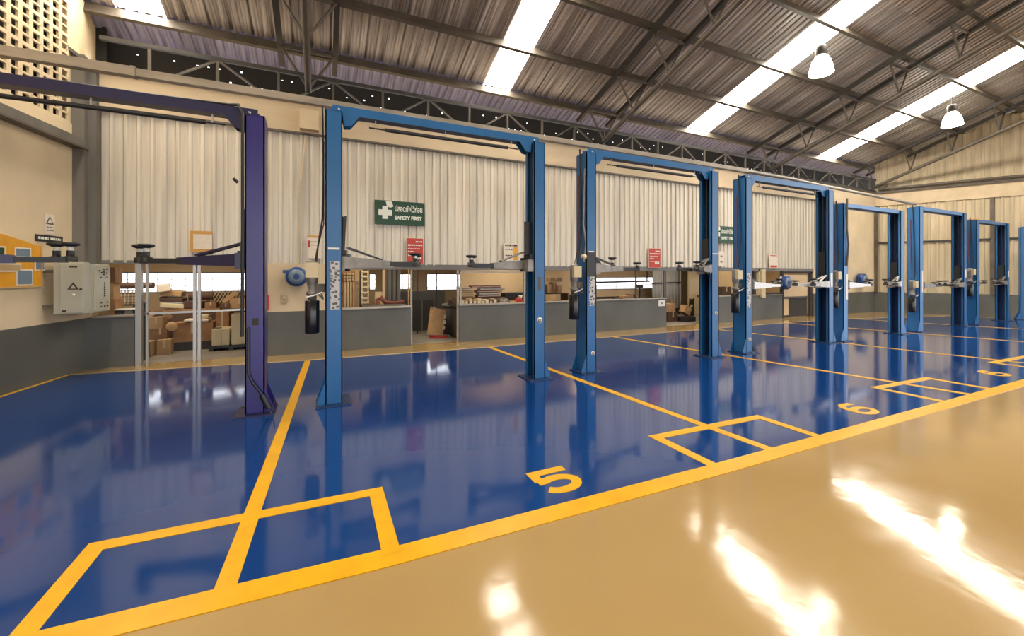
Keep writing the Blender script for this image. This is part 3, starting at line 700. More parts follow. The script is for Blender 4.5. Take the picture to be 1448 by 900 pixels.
# ================================================================== SIGNS AND NOTICES
def sign(name, label, x0, x1, z0, z1, k, cat, group=None, y=WY - .035):
    t = thing(name, (x0, y, z0), label, cat, group)
    B().box(0, x1 - x0, -.012, 0, 0, z1 - z0, k).build('sign_board' if 'sign' in name else 'sheet', t)
    return t
def safety(label, x, z, w, h):
    t = sign('safety_sign', label, x, x + w, z, z + h, 'green', 'sign', 'green safety signs')
    cx, cz, a, b_ = w * .205, h * .50, h * .27, h * .115
    B().prism([(cx - b_, cz + a), (cx + b_, cz + a), (cx + b_, cz + b_), (cx + a, cz + b_), (cx + a, cz - b_), (cx + b_, cz - b_), (cx + b_, cz - a), (cx - b_, cz - a), (cx - b_, cz - b_), (cx - a, cz - b_), (cx - a, cz + b_), (cx - b_, cz + b_)], 'y', -.016, -.012, 'letter').build('white_cross', t)
    B().prism([(cx + .01, h * .97), (cx + .14, h * .97), (cx + .17, h * .76), (cx + .10, h * .70), (cx + .03, h * .80)], 'y', -.016, -.012, 'letter').build('flag_mark', t)
    text('lettering', '\u0e1b\u0e25\u0e2d\u0e14\u0e20\u0e31\u0e22\u0e44\u0e27\u0e49\u0e01\u0e48\u0e2d\u0e19', .17, 'letter', t, (w * .39, -.013, h * .58), offset=.004, fit=w * .56)
    text('lettering', 'SAFETY FIRST', .118, 'letter', t, (w * .395, -.013, h * .23), offset=.005, fit=w * .55)
    return t
safety('green SAFETY FIRST sign on the pale wall beside the first blue post', 1.02, 2.68, 1.07, .52)
safety('green safety sign half hidden between two blue posts farther along', 11.35, 2.62, 1.15, .55)
def lines(t, rows, k, name='print_line'):
    g = B()
    for (x0, x1, z, h) in rows:
        x = x0
        while x < x1 - .004:
            l = min(random.uniform(.02, .06), x1 - x); g.box(x, x + l, -.0145, -.012, z, z + h, k); x += l + .012
    return g.build(name, t, kind='stuff')
def redposter(label, x, z, w, h):
    t = sign('red_notice', label, x, x + w, z, z + h, 'red', 'notice', 'red notices')
    B().box(-.012, w + .012, -.006, .002, -.012, h + .012, 'paper').build('white_edge', t)
    lines(t, [(w * .55, w * .95, h * .84, .03), (w * .07, w * .95, h * .70, .03), (w * .07, w * .8, h * .58, .015), (w * .07, w * .4, h * .46, .02), (w * .07, w * .9, h * .30, .02), (w * .5, w * .9, h * .18, .06)], 'letter')
    return t
redposter('red notice with white print low on the sheets below the safety sign', 1.70, 1.84, .36, .56)
redposter('red notice on the sheets between the second pair of blue posts', 8.72, 1.80, .44, .56)
t = sign('framed_notice', 'white notice with ochre frame above the purple arm', -2.17, -1.84, 2.0, 2.39, 'orange', 'notice')
B().box(.05, .33, -.016, -.012, .06, .33, 'paper').build('paper_sheet', t); lines(t, [(.1, .28, .26, .006), (.1, .25, .2, .006)], 'steel')
t = sign('framed_notice', 'pale paper notice with tan top strip left of the first blue post', -.27, -.01, 1.92, 2.38, 'paper', 'notice')
B().box(0, .26, -.016, -.012, .42, .46, 'orange').build('tan_strip', t); lines(t, [(.06, .22, .34, .006), (.06, .22, .26, .006), (.06, .2, .18, .006)], 'steel')
B().box(.015, .05, -.016, -.012, .22, .36, 'redtag').build('red_mark', t)
t = sign('wall_notice', 'white and yellow notice with black bars beside the second blue post', 4.04, 4.44, 1.93, 2.36, 'paper', 'notice')
B().box(.27, .39, -.016, -.012, .02, .34, 'board').build('yellow_panel', t); lines(t, [(.04, .24, .36, .045), (.27, .39, .36, .045), (.05, .24, .27, .025), (.05, .24, .12, .025)], 'dark')
t = sign('wall_notice', 'small pale notice with red foot on the far sheets', 14.25, 14.72, 1.82, 2.30, 'paper', 'notice')
B().box(.05, .42, -.016, -.012, .02, .09, 'red').build('red_foot', t); B().box(.05, .42, -.016, -.012, .42, .45, 'redtag').build('red_strip', t)
t = sign('wall_notice', 'narrow white notice hidden beside the third blue post below the sign', 11.55, 11.95, 1.86, 2.35, 'paper', 'notice')
lines(t, [(.2, .3, .3, .05), (.2, .3, .12, .05)], 'steel')
t = sign('wall_label', 'small white label on the grey dado by the doorway', 9.12, 9.38, .64, .82, 'white', 'label', y=WY - .002); lines(t, [(.10, .16, .06, .05)], 'steel')

# left wall: signs, board, cabinets
def onleft(y, z): return (leftx(y), y, z)
lrz = math.pi / 2 - math.atan(.15) * 1       # local +x runs along +Y of the wall, local -y faces the hall
def leftthing(name, label, y, z, cat): return thing(name, (leftx(y) + .004, y, z), label, cat, None, math.pi / 2 - ang)
t = leftthing('orange_board', 'orange board with pasted pictures on the cream left wall', 6.6, 1.43, 'board')
BL = 1.70
g = B().prism([(0, 0), (BL, 0), (BL, .57), (1.45, .63), (1.1, .70), (.6, .72), (0, .70)], 'y', -.02, 0, 'board'); g.build('board_panel', t)
B().box(BL, BL + .02, -.035, 0, -.01, .58, 'orange').box(0, BL, -.03, 0, -.02, 0, 'ledge').build('board_edge', t)
for (x0, x1, z0, z1, k) in [(1.30, 1.52, .42, .52, 'screen'), (1.32, 1.55, .03, .22, 'screen'), (1.62, 1.76, .24, .36, 'screen'), (1.0, 1.36, .22, .30, 'ledge'), (.95, 1.12, .42, .52, 'green')]:
    f_ = B().box(x0 - .02, x1 + .02, -.024, -.02, z0 - .02, z1 + .02, 'paper').build('picture', t); B().box(x0, x1, -.027, -.024, z0, z1, k).build('print', f_)
t = leftthing('black_plate', 'black plate with white lettering above the orange board', 8.22, 2.08, 'sign')
B().box(0, .50, -.012, 0, 0, .10, 'black').build('plate', t); lines(t, [(.04, .22, .035, .035), (.26, .46, .035, .035)], 'letter', 'lettering')
t = leftthing('warning_notice', 'small triangle warning notice on the left wall', 8.38, 2.20, 'sign')
B().box(0, .19, -.006, 0, 0, .30, 'paper').build('sheet', t)
B().prism([(.02, .15), (.17, .15), (.095, .27)], 'y', -.009, -.006, 'steel').prism([(.05, .165), (.14, .165), (.095, .24)], 'y', -.011, -.009, 'paper').build('triangle_mark', t)
lines(t, [(.03, .16, .10, .01), (.03, .16, .05, .01)], 'steel')
t = thing('electrical_cabinet', (-3.60, 8.32, 1.0), 'grey-green electrical cabinet with a warning triangle on the left wall', 'cabinet')
B().box(0, .34, 0, .16, 0, .78, 'panel').build('cabinet_body', t, bevel=.006)
d = B().box(.08, .33, -.02, 0, .02, .76, 'panel').build('cabinet_door', t, bevel=.004)
B().prism([(.16, .37), (.29, .37), (.225, .48)], 'y', -.024, -.02, 'dark').prism([(.19, .385), (.26, .385), (.225, .445)], 'y', -.026, -.024, 'panel').build('warning_triangle', d)
B().lathe([(0, -.02), (.014, -.02), (.014, 0)], (.312, -.02, .375), 'black', 10, 'y').build('lock', d)
B().lathe([(0, -.004), (.02, -.004), (.02, 0)], (.23, -.02, .29), 'white', 12, 'y').build('round_label', d)
B().box(.18, .27, -.024, -.02, .70, .72, 'dark').box(.10, .15, -.024, -.02, .04, .065, 'dark').build('vent_slot', d, kind='stuff')
B().box(-.13, 0, .03, .10, .1, .14, 'steel').build('wall_bracket', t); B().box(-.13, 0, .03, .10, .62, .66, 'steel').build('wall_bracket', t)
t = thing('electrical_cabinet', (-3.60, 8.49, .985), 'beige electrical cabinet with rows of small switches, in the corner', 'cabinet')
B().box(0, .34, 0, .62, 0, .78, 'panel').build('cabinet_body', t, bevel=.006)
d = B().box(.34, .36, .10, .61, .02, .76, 'panel').build('switch_panel', t, bevel=.004)
for (xx, zz) in [(.06, .66), (.12, .63), (.18, .68), (.18, .64), (.18, .60), (.26, .68), (.26, .62), (.10, .55), (.27, .55)] + [(.20, .46 - .035 * i) for i in range(7)] + [(.11, .14), (.11, .08), (.20, .08), (.28, .14), (.28, .08)]:
    B().box(.36, .368, .14 + xx * 1.25, .168 + xx * 1.25, zz, zz + .022, 'dark').build('switch', d)

B().box(-.07, 0, .3, .36, .1, .14, 'steel').build('wall_bracket', t); B().box(-.07, 0, .3, .36, .62, .66, 'steel').build('wall_bracket', t)
# blue hose reels, wall bits
def reel(x, z, label, r=.19, y=WY):
    t = thing('hose_reel', (x, y, z), label, 'hose reel', 'blue hose reels')
    B().lathe([(0, -.28), (r * .8, -.28), (r, -.25), (r, -.07), (r * .8, -.05), (0, -.05)], (0, 0, 0), 'reel', 26, 'y').build('reel_drum', t)
    B().lathe([(r * .30, -.29), (r * .75, -.29), (r * .75, -.283)], (0, 0, 0), 'screen', 22, 'y').build('reel_face', t)
    B().box(-.06, .06, -.06, 0, -.10, .16, 'steel').box(-r * 1.25, -r * .75, -.22, -.10, .06, .13, 'reel').build('wall_bracket', t)
    return t
t = reel(-.45, 1.55, 'blue hose reel with a hanging cord on the cream wall pier')
B().tube([(-.2, -.2, .05), (-.25, -.08, -.15), (-.28, -.03, -.42), (-.26, -.03, -.52)], .006, 'paper', 6).build('hanging_cord', t)
reel(14.9, 1.30, 'blue hose reel hanging in the dark far window frame', .24, WY - .03)
reel(20.0, 1.36, 'blue hose reel on the cream wall near the far corner', .26)
t = thing('wall_socket', (-.74, WY, 1.03), 'small beige socket on the pier under the first blue reel', 'socket')
B().box(0, .10, -.03, 0, 0, .17, 'ledge').build('socket_body', t, bevel=.004); B().lathe([(0, -.004), (.03, -.004), (.03, 0)], (.05, -.03, .10), 'cream', 12, 'y').build('socket_face', t)
o = B().tube([(-.42, WY - .02, 1.8), (-.42, WY - .04, 3.0), (-.30, WY - .03, 4.4)], .014, 'cream2').build('wall_conduit'); tag(o, 'thin pale conduit running up the sheets left of the first blue post', 'conduit')
o = B().tube([(13.2, WY - .04, 1.5), (13.2, WY - .04, 4.3), (13.0, WY - .12, 4.45), (13.0, WY - .12, 5.1)], .022, 'steel').build('wall_conduit'); tag(o, 'dark vertical conduit on the far sheets right of the third blue post', 'conduit')
o = B().tube([(-.95, WY - .03, 1.2), (-.95, WY - .03, .9)], .012, 'redtag').build('red_tag'); tag(o, 'thin red tag on the wall pier beside the purple post', 'tag')

# ================================================================== STORE ROOM CONTENTS
def carton(x0, x1, y, z0, z1, d, label, k='carton', rot=0, open_=False, cat='carton', group='cartons in the store room'):
    rot *= .4
    t = thing('carton', ((x0 + x1) / 2, y + d / 2, z0), label, cat, group, rot); w = (x1 - x0) / 2; h = z1 - z0
    B().box(-w, w, -d / 2, d / 2, 0, h, k).build('carton_body', t)
    B().box(-w * .12, w * .12, -d / 2 - .002, d / 2 + .002, h * .45, h + .002, 'tape').build('packing_tape', t)
    if open_:
        for s_ in (-1, 1):
            B().bar((s_ * w, 0, h), (s_ * (w + .06), 0, h + .07), d, .006, k, up=(0, 1, 0)).build('flap', t)
    return t
RF = .004
# --- left bay
o = B().box(-3.52, -2.95, 9.40, 9.79, .84, .90, 'grey').build('shelf_board'); tag(o, 'grey shelf behind the cabinet carrying three cartons', 'shelf')
B().box(-3.5, -2.97, 9.45, 9.77, .004, .84, 'dark').build('shelf_base', o)
carton(-3.52, -3.30, 9.46, .90, 1.16, .3, 'lowest carton of the stack beside the beige cabinet')
carton(-3.52, -3.33, 9.46, 1.16, 1.44, .28, 'middle carton of the stack beside the beige cabinet', 'cartonl')
carton(-3.52, -3.31, 9.46, 1.44, 1.72, .3, 'top carton of the stack beside the beige cabinet')
for i in range(3):
    o = B().box(-3.30 + .13 * i, -3.19 + .13 * i, 9.44, 9.56, .90, .96, 'black' if i != 1 else 'grey').build('small_box'); tag(o, ['black small box at the left end of the store shelf', 'grey small box in the middle of the store shelf', 'black small box at the right end of the store shelf'][i], 'box')
o = B().box(-3.30, -2.96, 9.42, 9.60, .965, .985, 'white').build('white_tray'); tag(o, 'white tray lying over the small boxes on the shelf', 'tray')
rk = thing('storage_rack', (-3.9, 10.6, 0), 'dark rack loaded with folded brown boards left in the store room', 'rack')
for z in (.5, 1.0): B().box(0, .50, 0, .55, z - .03, z, 'dark').build('rack_shelf', rk)
for xx, yy in ((0, 0), (.47, 0), (0, .52), (.47, .52)): B().box(xx, xx + .03, yy, yy + .03, 0.004, 1.0, 'dark').build('rack_post', rk)
t = thing('lattice_crate', (-3.75, 10.62, 1.0), 'yellow lattice crate on the dark rack behind the left frame post', 'crate')
B().box(0, .38, .0, .3, 0, .02, 'cartonl').build('crate_floor', t)
for i in range(7): B().bar((.03 + .055 * i, -.01, .01), (.03 + .055 * i, -.01, .29), .018, .01, 'ivory').build('upright_slat', t)
for i in range(5): B().bar((.0, -.02, .03 + .06 * i), (.38, -.02, .03 + .06 * i), .018, .01, 'brown').build('cross_slat', t)
o = B().tube([(-3.85, 10.80, 1.37), (-3.15, 10.74, 1.37)], [.07, .07], 'brown', 14).build('brown_roll'); tag(o, 'long dark brown roll lying above the lattice crate', 'roll')
pile = thing('timber_crate', (-3.35, 11.06, 0), 'dark wooden crate under the pile of folded covers', 'crate')
B().box(0, 1.25, 0, .55, .16, .80, 'brown').build('crate_body', pile); B().box(-.02, 1.27, -.02, .55, .80, .84, 'carton').build('crate_lid', pile); B().box(0.1, 1.2, .05, .5, .004, .16, 'black').build('crate_base', pile)
def slab(x0, x1, y0, y1, z0, z1, k, nm, label, cat, tilt=0, rot=0):
    c = ((x0 + x1) / 2, (y0 + y1) / 2, (z0 + z1) / 2)
    g = B().cbox((0, 0, 0), (x1 - x0, y1 - y0, z1 - z0), k, tilt=Matrix.Rotation(R(tilt), 3, 'Y'))
    o = g.build(nm, bevel=min(.02, (z1 - z0) * .3), loc=c); o.rotation_euler.z = rot; tag(o, label, cat); return o
slab(-3.15, -2.72, 11.08, 11.42, .86, .97, 'ivory', 'folded_cover', 'lowest pale folded cover in the store room pile', 'cover', 6)
slab(-3.16, -2.75, 11.08, 11.42, 1.00, 1.10, 'brown', 'folded_cover', 'brown folded cover in the middle of the store room pile', 'cover', 5)
slab(-3.15, -2.77, 11.08, 11.42, 1.13, 1.25, 'cartonl', 'folded_cover', 'tan folded cover with a pale edge at top of the pile', 'cover', 9)
slab(-3.18, -2.95, 11.0, 11.07, 1.22, 1.40, 'paper', 'paper_bundle', 'crumpled pale paper bundle above the folded covers', 'paper', -8)
o = B().tube([(-2.68, 11.22, 1.115), (-2.25, 11.27, 1.115)], [.10, .09], 'brown', 16).build('brown_roll'); tag(o, 'thick brown roll lying right of the folded covers', 'roll')
slab(-2.75, -2.40, 11.08, 11.4, .84, 1.0, 'brown', 'folded_cover', 'dark folded cover under the thick brown roll', 'cover', 3)
t = thing('wire_crate', (-2.46, 11.7, .80), 'pale lattice panel crate below the bright store window', 'crate')
for i in range(10): B().bar((.0 + .065 * i, 0, 0), (.20 + .065 * i, 0, .40), .016, .014, 'ivory').build('lattice_slat', t)
for i in range(10): B().bar((.20 + .065 * i, .015, 0), (.0 + .065 * i, .015, .40), .016, .014, 'cartonl').build('lattice_slat', t)
B().box(-.02, .80, .05, .5, 0, .36, 'brown').build('crate_body', t)
B().box(-2.6, -1.55, 11.65, 12.3, .004, .80, 'brown').build('crate_stand', t).location = (2.46, -11.7, -.80)
carton(-1.90, -1.55, 11.1, .82, 1.04, .35, 'tan gabled carton beside the purple post, on the crates', 'cartonl', open_=True)
carton(-2.36, -2.15, 11.08, .845, .97, .3, 'small brown carton in front of the lattice panel')
carton(-2.05, -1.90, 11.08, .82, .93, .3, 'dark small carton left of the gabled carton', 'brown')
carton(-2.80, -2.12, 10.62, .18, .58, .4, 'large long brown carton in the middle of the store room floor')
B().box(-2.82, -2.1, 10.6, 11.0, .004, .18, 'dark').build('pallet'); tag(bpy.data.objects['pallet'], 'dark pallet carrying the long brown carton', 'pallet')
slab(-2.62, -2.2, 10.6, 10.95, .60, .64, 'paper', 'paper_stack', 'pale paper stack on top of the long brown carton', 'paper', 1)
carton(-2.10, -1.86, 10.76, RF, .78, .25, 'tall upright brown carton behind the cream cabinets', 'carton')
slab(-2.46, -2.20, 10.64, 10.86, .645, .73, 'ivory', 'paper_bundle', 'pale yellow paper wad right of the centre frame post', 'paper', -3)
carton(-2.95, -2.73, 10.2, RF, .30, .22, 'tan carton standing on the store room floor in front', 'cartonl', .2)
carton(-3.14, -2.985, 10.05, RF, .30, .22, 'crushed tan carton by the left frame post on the floor', 'cartonl', -.15)
carton(-3.05, -2.83, 10.32, .30, .52, .2, 'open brown carton on top of the two floor cartons', 'carton', .3, True)
carton(-3.1, -2.88, 10.34, .52, .74, .2, 'highest small carton of the tumbled floor pile', 'cartonl', -.2, True)
carton(-3.32, -3.09, 10.56, RF, .52, .22, 'brown carton at the back of the tumbled floor pile')
o = B().lathe([(0, 0), (.09, .0), (.095, .01), (.09, .02), (0, .02)], (-2.74, 10.3, .55), 'cartonl', 20, 'y').build('card_disc'); tag(o, 'round tan card disc leaning on the long carton', 'disc')
bb = thing('rubbish_bag', (-3.10, 9.92, .30), 'knotted black bag on the black crate behind the frame post', 'bag')
B().lathe([(0, 0), (.07, .0), (.085, .12), (.075, .3), (.06, .40), (.03, .45), (.05, .50)], (0, 0, 0), 'black', 12).build('bag_body', bb)
B().lathe([(.03, .44), (.06, .52), (.02, .50)], (0, 0, 0), 'steel', 10).build('bag_knot', bb)
t = thing('black_crate', (-3.19, 9.83, RF), 'black crate on the floor right behind the left frame post', 'crate')
B().box(0, .18, 0, .2, 0, .28, 'black').build('crate_body', t); B().box(-.005, .185, -.005, .205, .26, .29, 'grey').build('crate_rim', t)
def cream_cab(x0, x1, z1, label):
    t = thing('cream_cabinet', (x0, 10.30, .10), label, 'cabinet', 'cream cabinets'); w = x1 - x0
    B().box(0, w, 0, .42, 0, z1 - .10, 'ivory').build('cabinet_body', t, bevel=.02)
    B().box(w * .55, w * .56, -.002, .0, .02, z1 - .13, 'steel').build('door_gap', t)
    B().box(w * .1, w * .5, .05, .15, z1 - .10, z1 - .085, 'steel').build('top_slot', t)
cream_cab(-2.08, -1.77, .46, 'low cream cabinet on the black pallet in the store room')
cream_cab(-1.74, -1.40, .76, 'tall cream cabinet on the black pallet beside the purple post')
t = thing('black_pallet', (-2.12, 10.25, RF), 'black pallet carrying the two cream cabinets', 'pallet')
B().box(0, .78, 0, .52, .05, .095, 'black').build('pallet_deck', t)
for xx in (0, .35, .70): B().box(xx, xx + .08, 0, .52, 0, .05, 'black').build('pallet_foot', t)

# --- peg board bay
t = thing('peg_rack', (.50, 11.30, .70), 'tan rack with rows of pegs seen past the first blue post', 'rack')
for i in range(4): B().box(.02 + .07 * i, .05 + .07 * i, 0, .03, 0, .70, 'ivory').build('rack_strip', t)
for j in range(3):
    for i in range(4): B().box(.0 + .07 * i, .045 + .07 * i, -.02, .02, .74 + .07 * j, .78 + .07 * j, 'ivory').build('peg', t)
B().box(-.02, .28, .03, .05, -.695, 1.0, 'carton').build('back_panel', t)
t = thing('cream_rack', (.92, 11.2, .84), 'cream perforated upright rack beside the small store window', 'rack')
B().box(0, .035, 0, .04, 0, .86, 'ivory').box(.15, .185, 0, .04, 0, .86, 'ivory').build('rack_upright', t)
for z in (.0, .12, .26, .40, .55, .68, .80): B().box(0, .185, -.01, .03, z, z + .045, 'ivory').build('rack_rung', t)
B().box(-.04, 0, -.02, .04, -.835, .86, 'dark').build('dark_edge', t)
t = thing('counter_top', (.55, 9.40, .84), 'dark counter top inside the opening right of the first blue post', 'counter')
B().box(.25, 1.23, 0, .6, .0, .05, 'dark').build('top_board', t); B().box(.28, 1.2, .1, .58, -.83, 0, 'dark').build('counter_base', t)
o = B().tube([(1.30, 11.0, .004), (1.30, 11.0, .95), (1.38, 11.0, 1.0), (1.50, 10.95, .86), (1.68, 10.9, .84), (1.95, 10.9, .87)], .06, 'darkred', 10).build('curved_pipe'); tag(o, 'curved dark pipe resting behind the counter', 'pipe')
for i, (xx, k) in enumerate([(1.62, 'steel'), (1.74, 'dark'), (1.86, 'dark')]):
    o = B().tube([(xx, 11.5, .004), (xx, 11.5, 2.44)], .022, k, 8).build('standing_pipe'); tag(o, ['grey vertical pipe left of the two dark pipes in the store', 'dark vertical pipe between grey pipe and bright window', 'dark vertical pipe closest to the square store window'][i], 'pipe')

# --- doorway with leaning carton
t = thing('leaning_carton', (2.42, 10.02, .065), 'flat brown carton leaning in the doorway, pale labels on its edge', 'carton', rz=R(18))
tm = Matrix.Rotation(R(8), 3, 'Y')
B().cbox((.20, 0, .34), (.38, .14, .66), 'cartonl', tilt=tm).build('carton_body', t)
for z in (.18, .32, .46): B().cbox((.385 + (z - .34) * .14, -.073, z), (.07, .004, .09), 'paper', tilt=tm).build('paper_label', t)
B().cbox((.10, .0, .70), (.10, .10, .04), 'alu', tilt=tm).build('foil_end', t)
o = B().box(2.45, 2.85, 9.95, 10.25, RF, .05, 'redtag').build('red_tray'); tag(o, 'flat red tray under the leaning brown carton', 'tray'); o.location.z = -.012; o.location = (0, 0, 0)
t = thing('dark_drum', (3.24, 10.62, RF), 'dark grey drum with a rim at the right of the doorway', 'drum')
B().lathe([(0, 0), (.30, 0), (.30, .74), (0, .74)], (0, 0, 0), 'dark', 28).build('drum_body', t); B().lathe([(0, .80), (.33, .80), (.34, .76), (.33, .74), (.0, .74)], (0, 0, 0), 'grey', 28).build('drum_lid', t)
carton(3.10, 3.33, 10.52, .81, .92, .2, 'small dark carton lying on the grey drum lid', 'brown', .4)
t = thing('dark_partition', (2.25, 11.5, RF), 'low dark partition in the doorway behind the carton', 'partition')
B().box(-.45, .62, 0, .05, 0, .88, 'dark').build('partition_panel', t)
for i in range(3): B().box(-.3 + .3 * i, -.28 + .3 * i, -.01, 0, .02, .86, 'grey').build('panel_joint', t)
for i, xx in enumerate((2.06, 2.32, 2.86)):
    o = B().tube([(xx, 10.9 + .1 * i, .004), (xx + .02, 10.9 + .1 * i, 2.44)], .016, ['cartonl', 'dark', 'dark'][i], 8).build('standing_pole'); tag(o, ['tan pole standing left in the doorway', 'dark pole standing in front of the wide store window', 'dark pole at the right of the wide store window'][i], 'pole')

# --- bay with stacked flat parts
ds = B().box(2.94, 6.6, 9.42, 10.26, .80, .84, 'dark').build('store_counter'); tag(ds, 'dark counter behind the grey dado carrying stacked flat parts', 'counter')
for xx in (3.0, 4.7, 6.5): B().box(xx, xx + .05, 9.5, 10.2, .004, .80, 'dark').build('counter_leg', ds)
for i in range(9):
    o = B().box(3.06 + .108 * i, 3.06 + .108 * i + random.uniform(.075, .095), 9.5, 9.78, .84, .84 + random.uniform(.12, .16), ['ivory', 'cartonl', 'ivory', 'cartonl', 'ivory', 'cartonl', 'paper', 'darkred', 'ivory'][i]).build('file_box')
    B().box(3.07 + .108 * i, 3.12 + .108 * i, 9.498, 9.50, .87, .93, 'paper').build('spine_label', o)
    tag(o, '%s upright file box in the counter row above the grey dado' % ['leftmost', 'second', 'third', 'fourth', 'fifth', 'sixth', 'seventh', 'maroon eighth', 'last'][i], 'file box', 'upright file boxes')
lab = ['lowest', 'second lowest', 'middle', 'second highest', 'topmost']
z = 1.0
sb = B().box(3.06, 4.42, 9.8, 10.25, .84, .99, 'brown').build('stack_plinth'); tag(sb, 'dark plinth box under the stacked flat boxes', 'box')
for i in range(5):
    h = .05; w = .36 - (.06 if i > 3 else 0)
    o = B().box(3.14, 3.14 + w + .02 * (i % 2), 9.85, 10.1, z, z + h, ['cartonl', 'ivory', 'cartonl', 'ivory', 'paper'][i]).build('flat_box'); B().box(3.14, 3.14 + w, 9.848, 9.85, z + .015, z + .03, 'brown').build('label_strip', o)
    tag(o, '%s flat cream box of the left stack on the store counter' % lab[i], 'box', 'flat cream boxes'); z += h + .004
z = 1.0
for i in range(5):
    h = .055; a = [3.66, 3.70, 3.64, 3.72, 3.50][i]; b_ = [4.32, 4.26, 4.34, 4.42, 4.30][i]
    o = B().box(a, b_, 9.95, 10.2, z, z + h, ['darkred', 'armg', 'darkred', 'armg', 'darkred'][i]).build('flat_box'); B().box(a + .02, b_ - .02, 9.948, 9.95, z + .018, z + .034, 'paper').build('label_strip', o)
    tag(o, '%s flat maroon and grey box of the right stack' % lab[i], 'box', 'flat maroon boxes'); z += h + .006
o = B().box(4.45, 5.5, 10.0, 10.25, .84, 1.09, 'dark').build('parts_bin'); tag(o, 'long dark parts bin against the beige panel', 'bin'); B().box(4.43, 5.52, 9.98, 10.27, 1.07, 1.10, 'black').build('bin_rim', o)
carton(4.12, 4.36, 9.55, .84, .96, .2, 'small grey-brown carton right of the file boxes', 'armg')
o = B().lathe([(0, 0), (.09, .0), (.11, .06), (.07, .14), (.0, .16)], (4.68, 9.62, .84), 'redtag', 12).build('red_bag'); tag(o, 'crumpled red and white bag beside the second blue post', 'bag'); B().lathe([(.03, .13), (.06, .2), (0, .17)], (4.72, 9.6, .84), 'white', 8).build('bag_top', o)
o = B().box(4.42, 4.58, 9.55, 9.72, .84, .90, 'orange').build('small_box'); tag(o, 'small ochre box between the carton and the red bag', 'box')
# behind posts 2 and 3
t = thing('store_shelf', (5.7, 10.28, .84), 'dark store shelf with small tan cartons between two blue posts', 'shelf')
B().box(0, .95, 0, .4, .18, .20, 'dark').build('shelf_board', t); B().box(0, .03, 0, .4, -.835, .9, 'brown').build('shelf_side', t); B().box(.92, .95, 0, .4, -.835, .2, 'brown').build('shelf_side', t)
for i in range(4): carton(5.78 + .17 * i, 5.92 + .17 * i, 10.33, 1.045, 1.26 + .05 * (i % 3), .22, '%s tan carton on the dark store shelf' % ['leftmost', 'second', 'third', 'rightmost'][i], 'cartonl' if i % 2 else 'carton', .1 * (i - 1))
carton(6.0, 6.42, 10.27, 1.38, 1.50, .2, 'long tan carton lying across the shelf cartons', 'cartonl', .08)
carton(5.62, 5.86, 9.6, .84, 1.02, .2, 'tan carton alone on the counter between two blue posts', 'cartonl', .15)
# --- workbench bay
t = thing('workbench', (7.4, 10.1, RF), 'dark workbench seen through the opening right of the second lift', 'workbench')
B().box(0, 2.1, 0, .7, .74, .80, 'brown').build('bench_top', t)
for xx in (.03, 1.98): 
    for yy in (.03, .58): B().box(xx, xx + .08, yy, yy + .08, 0, .74, 'dark').build('bench_leg', t)
B().box(0, 2.1, .66, .70, .80, .86, 'dark').build('bench_back', t)
carton(8.72, 9.1, 10.25, .807, .90, .25, 'tan carton at the left of the workbench clutter', 'cartonl', .1)
carton(9.12, 9.36, 10.45, .807, .94, .2, 'maroon carton on the workbench next to the dark stand', 'darkred', -.1)
carton(8.45, 8.68, 10.3, .807, .85, .2, 'flat dark carton left of the tan bench carton', 'brown')
t = thing('drill_stand', (9.45, 10.25, .807), 'dark upright drill stand on the workbench', 'stand')
B().box(-.08, .08, 0, .2, 0, .03, 'dark').build('stand_base', t); B().tube([(0, .1, .03), (0, .1, .42)], .03, 'dark', 10).build('stand_column', t); B().box(-.05, .05, .0, .2, .34, .44, 'dark').build('drill_head', t)
o = B().bar((7.0, 9.75, 1.36), (9.3, 9.75, 1.38), .05, .05, 'dark').build('hanging_rail'); tag(o, 'dark horizontal rail in front of the long bright window', 'rail')
B().bar((7.1, 9.75, 1.38), (7.1, 9.75, 2.46), .03, .03, 'dark').bar((9.2, 9.75, 1.38), (9.2, 9.75, 2.46), .03, .03, 'dark').build('rail_hanger', o)
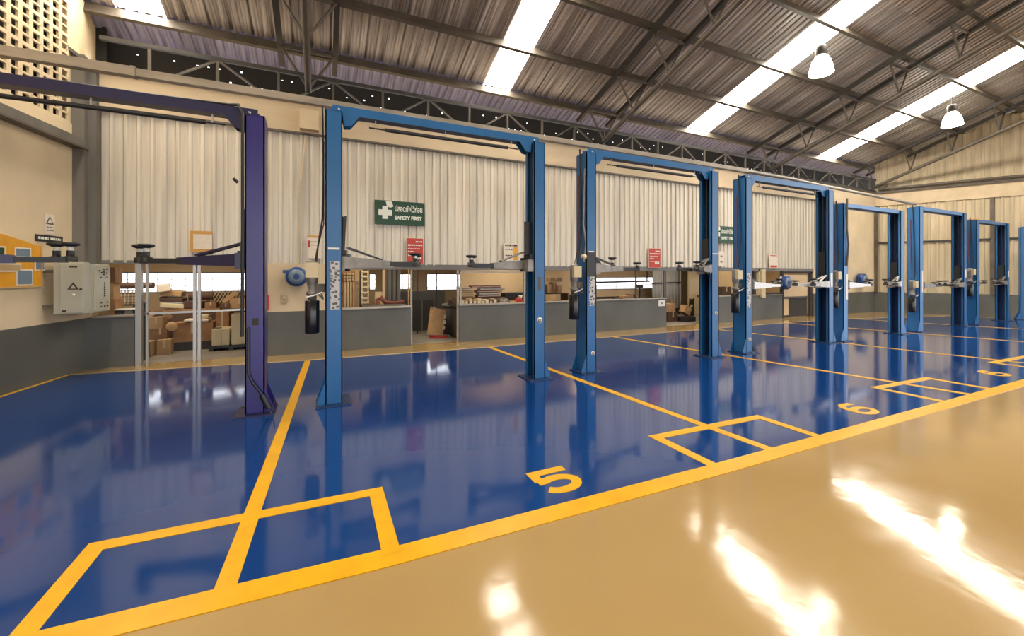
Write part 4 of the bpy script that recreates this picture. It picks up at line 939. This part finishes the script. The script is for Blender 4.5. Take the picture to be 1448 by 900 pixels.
# --- far doorway
t = thing('metal_sheet', (11.55, 11.9, .25), 'corrugated metal sheet standing inside the far doorway', 'metal sheet')
B().box(0, 1.5, .04, .06, 0, 1.5, 'alu').build('sheet_back', t)
inst('corrugated_face', corr(1.5, 9, 1.5, .03, 'alu').mesh('metal_sheet_face'), t, (0, .03, 0))
B().bar((-.1, -.02, 1.0), (1.4, -.02, 1.02), .04, .05, 'dark').build('sheet_strap', t)
B().box(.1, 1.4, 0, .2, -.246, 0, 'dark').build('sheet_foot', t)
carton(10.5, 10.95, 10.15, RF, .32, .4, 'dark carton at the bottom of the far doorway pile', 'brown')
carton(10.48, 10.88, 10.2, .32, .60, .3, 'tan carton on top in the far doorway pile', 'cartonl', -.2, True)
t = carton(10.98, 11.3, 9.95, .26, .52, .22, 'tilted tan carton in the middle of the far doorway', 'cartonl'); t.rotation_euler = (0, R(28), .1)
o = B().box(10.95, 11.5, 9.9, 10.3, RF, .16, 'dark').build('low_box'); tag(o, 'low dark box under the tilted tan carton', 'box')
for i in range(3):
    o = B().tube([(10.75 + .12 * i, 10.66, .004), (10.78 + .12 * i, 10.68, .98)], .02, 'alu', 8).build('metal_tube'); tag(o, ['left silver tube standing out of the far doorway pile', 'middle silver tube standing out of the far doorway pile', 'right silver tube standing out of the far doorway pile'][i], 'tube')
t = thing('folding_chair', (11.6, 10.3, RF), 'black chair folded beside the far doorway jamb', 'chair', rz=.3)
B().bar((0, 0, 0), (.12, 0, .75), .03, .03, 'black').bar((.32, 0, 0), (.44, 0, .75), .03, .03, 'black').build('chair_frame', t); B().box(.0, .42, -.03, .0, .06, .42, 'black').build('seat', t); B().box(.1, .42, -.02, 0, .52, .72, 'black').build('backrest', t)
carton(12.55, 13.0, 9.7, .86, 1.16, .3, 'dark brown carton on the sill left of the third lift', 'brown')
o = B().box(11.9, 13.6, 9.5, 10.2, .80, .86, 'dark').build('far_counter'); tag(o, 'dark counter behind the far grey dado', 'counter'); B().box(12.0, 13.5, 9.6, 10.1, .004, .80, 'dark').build('counter_body', o)
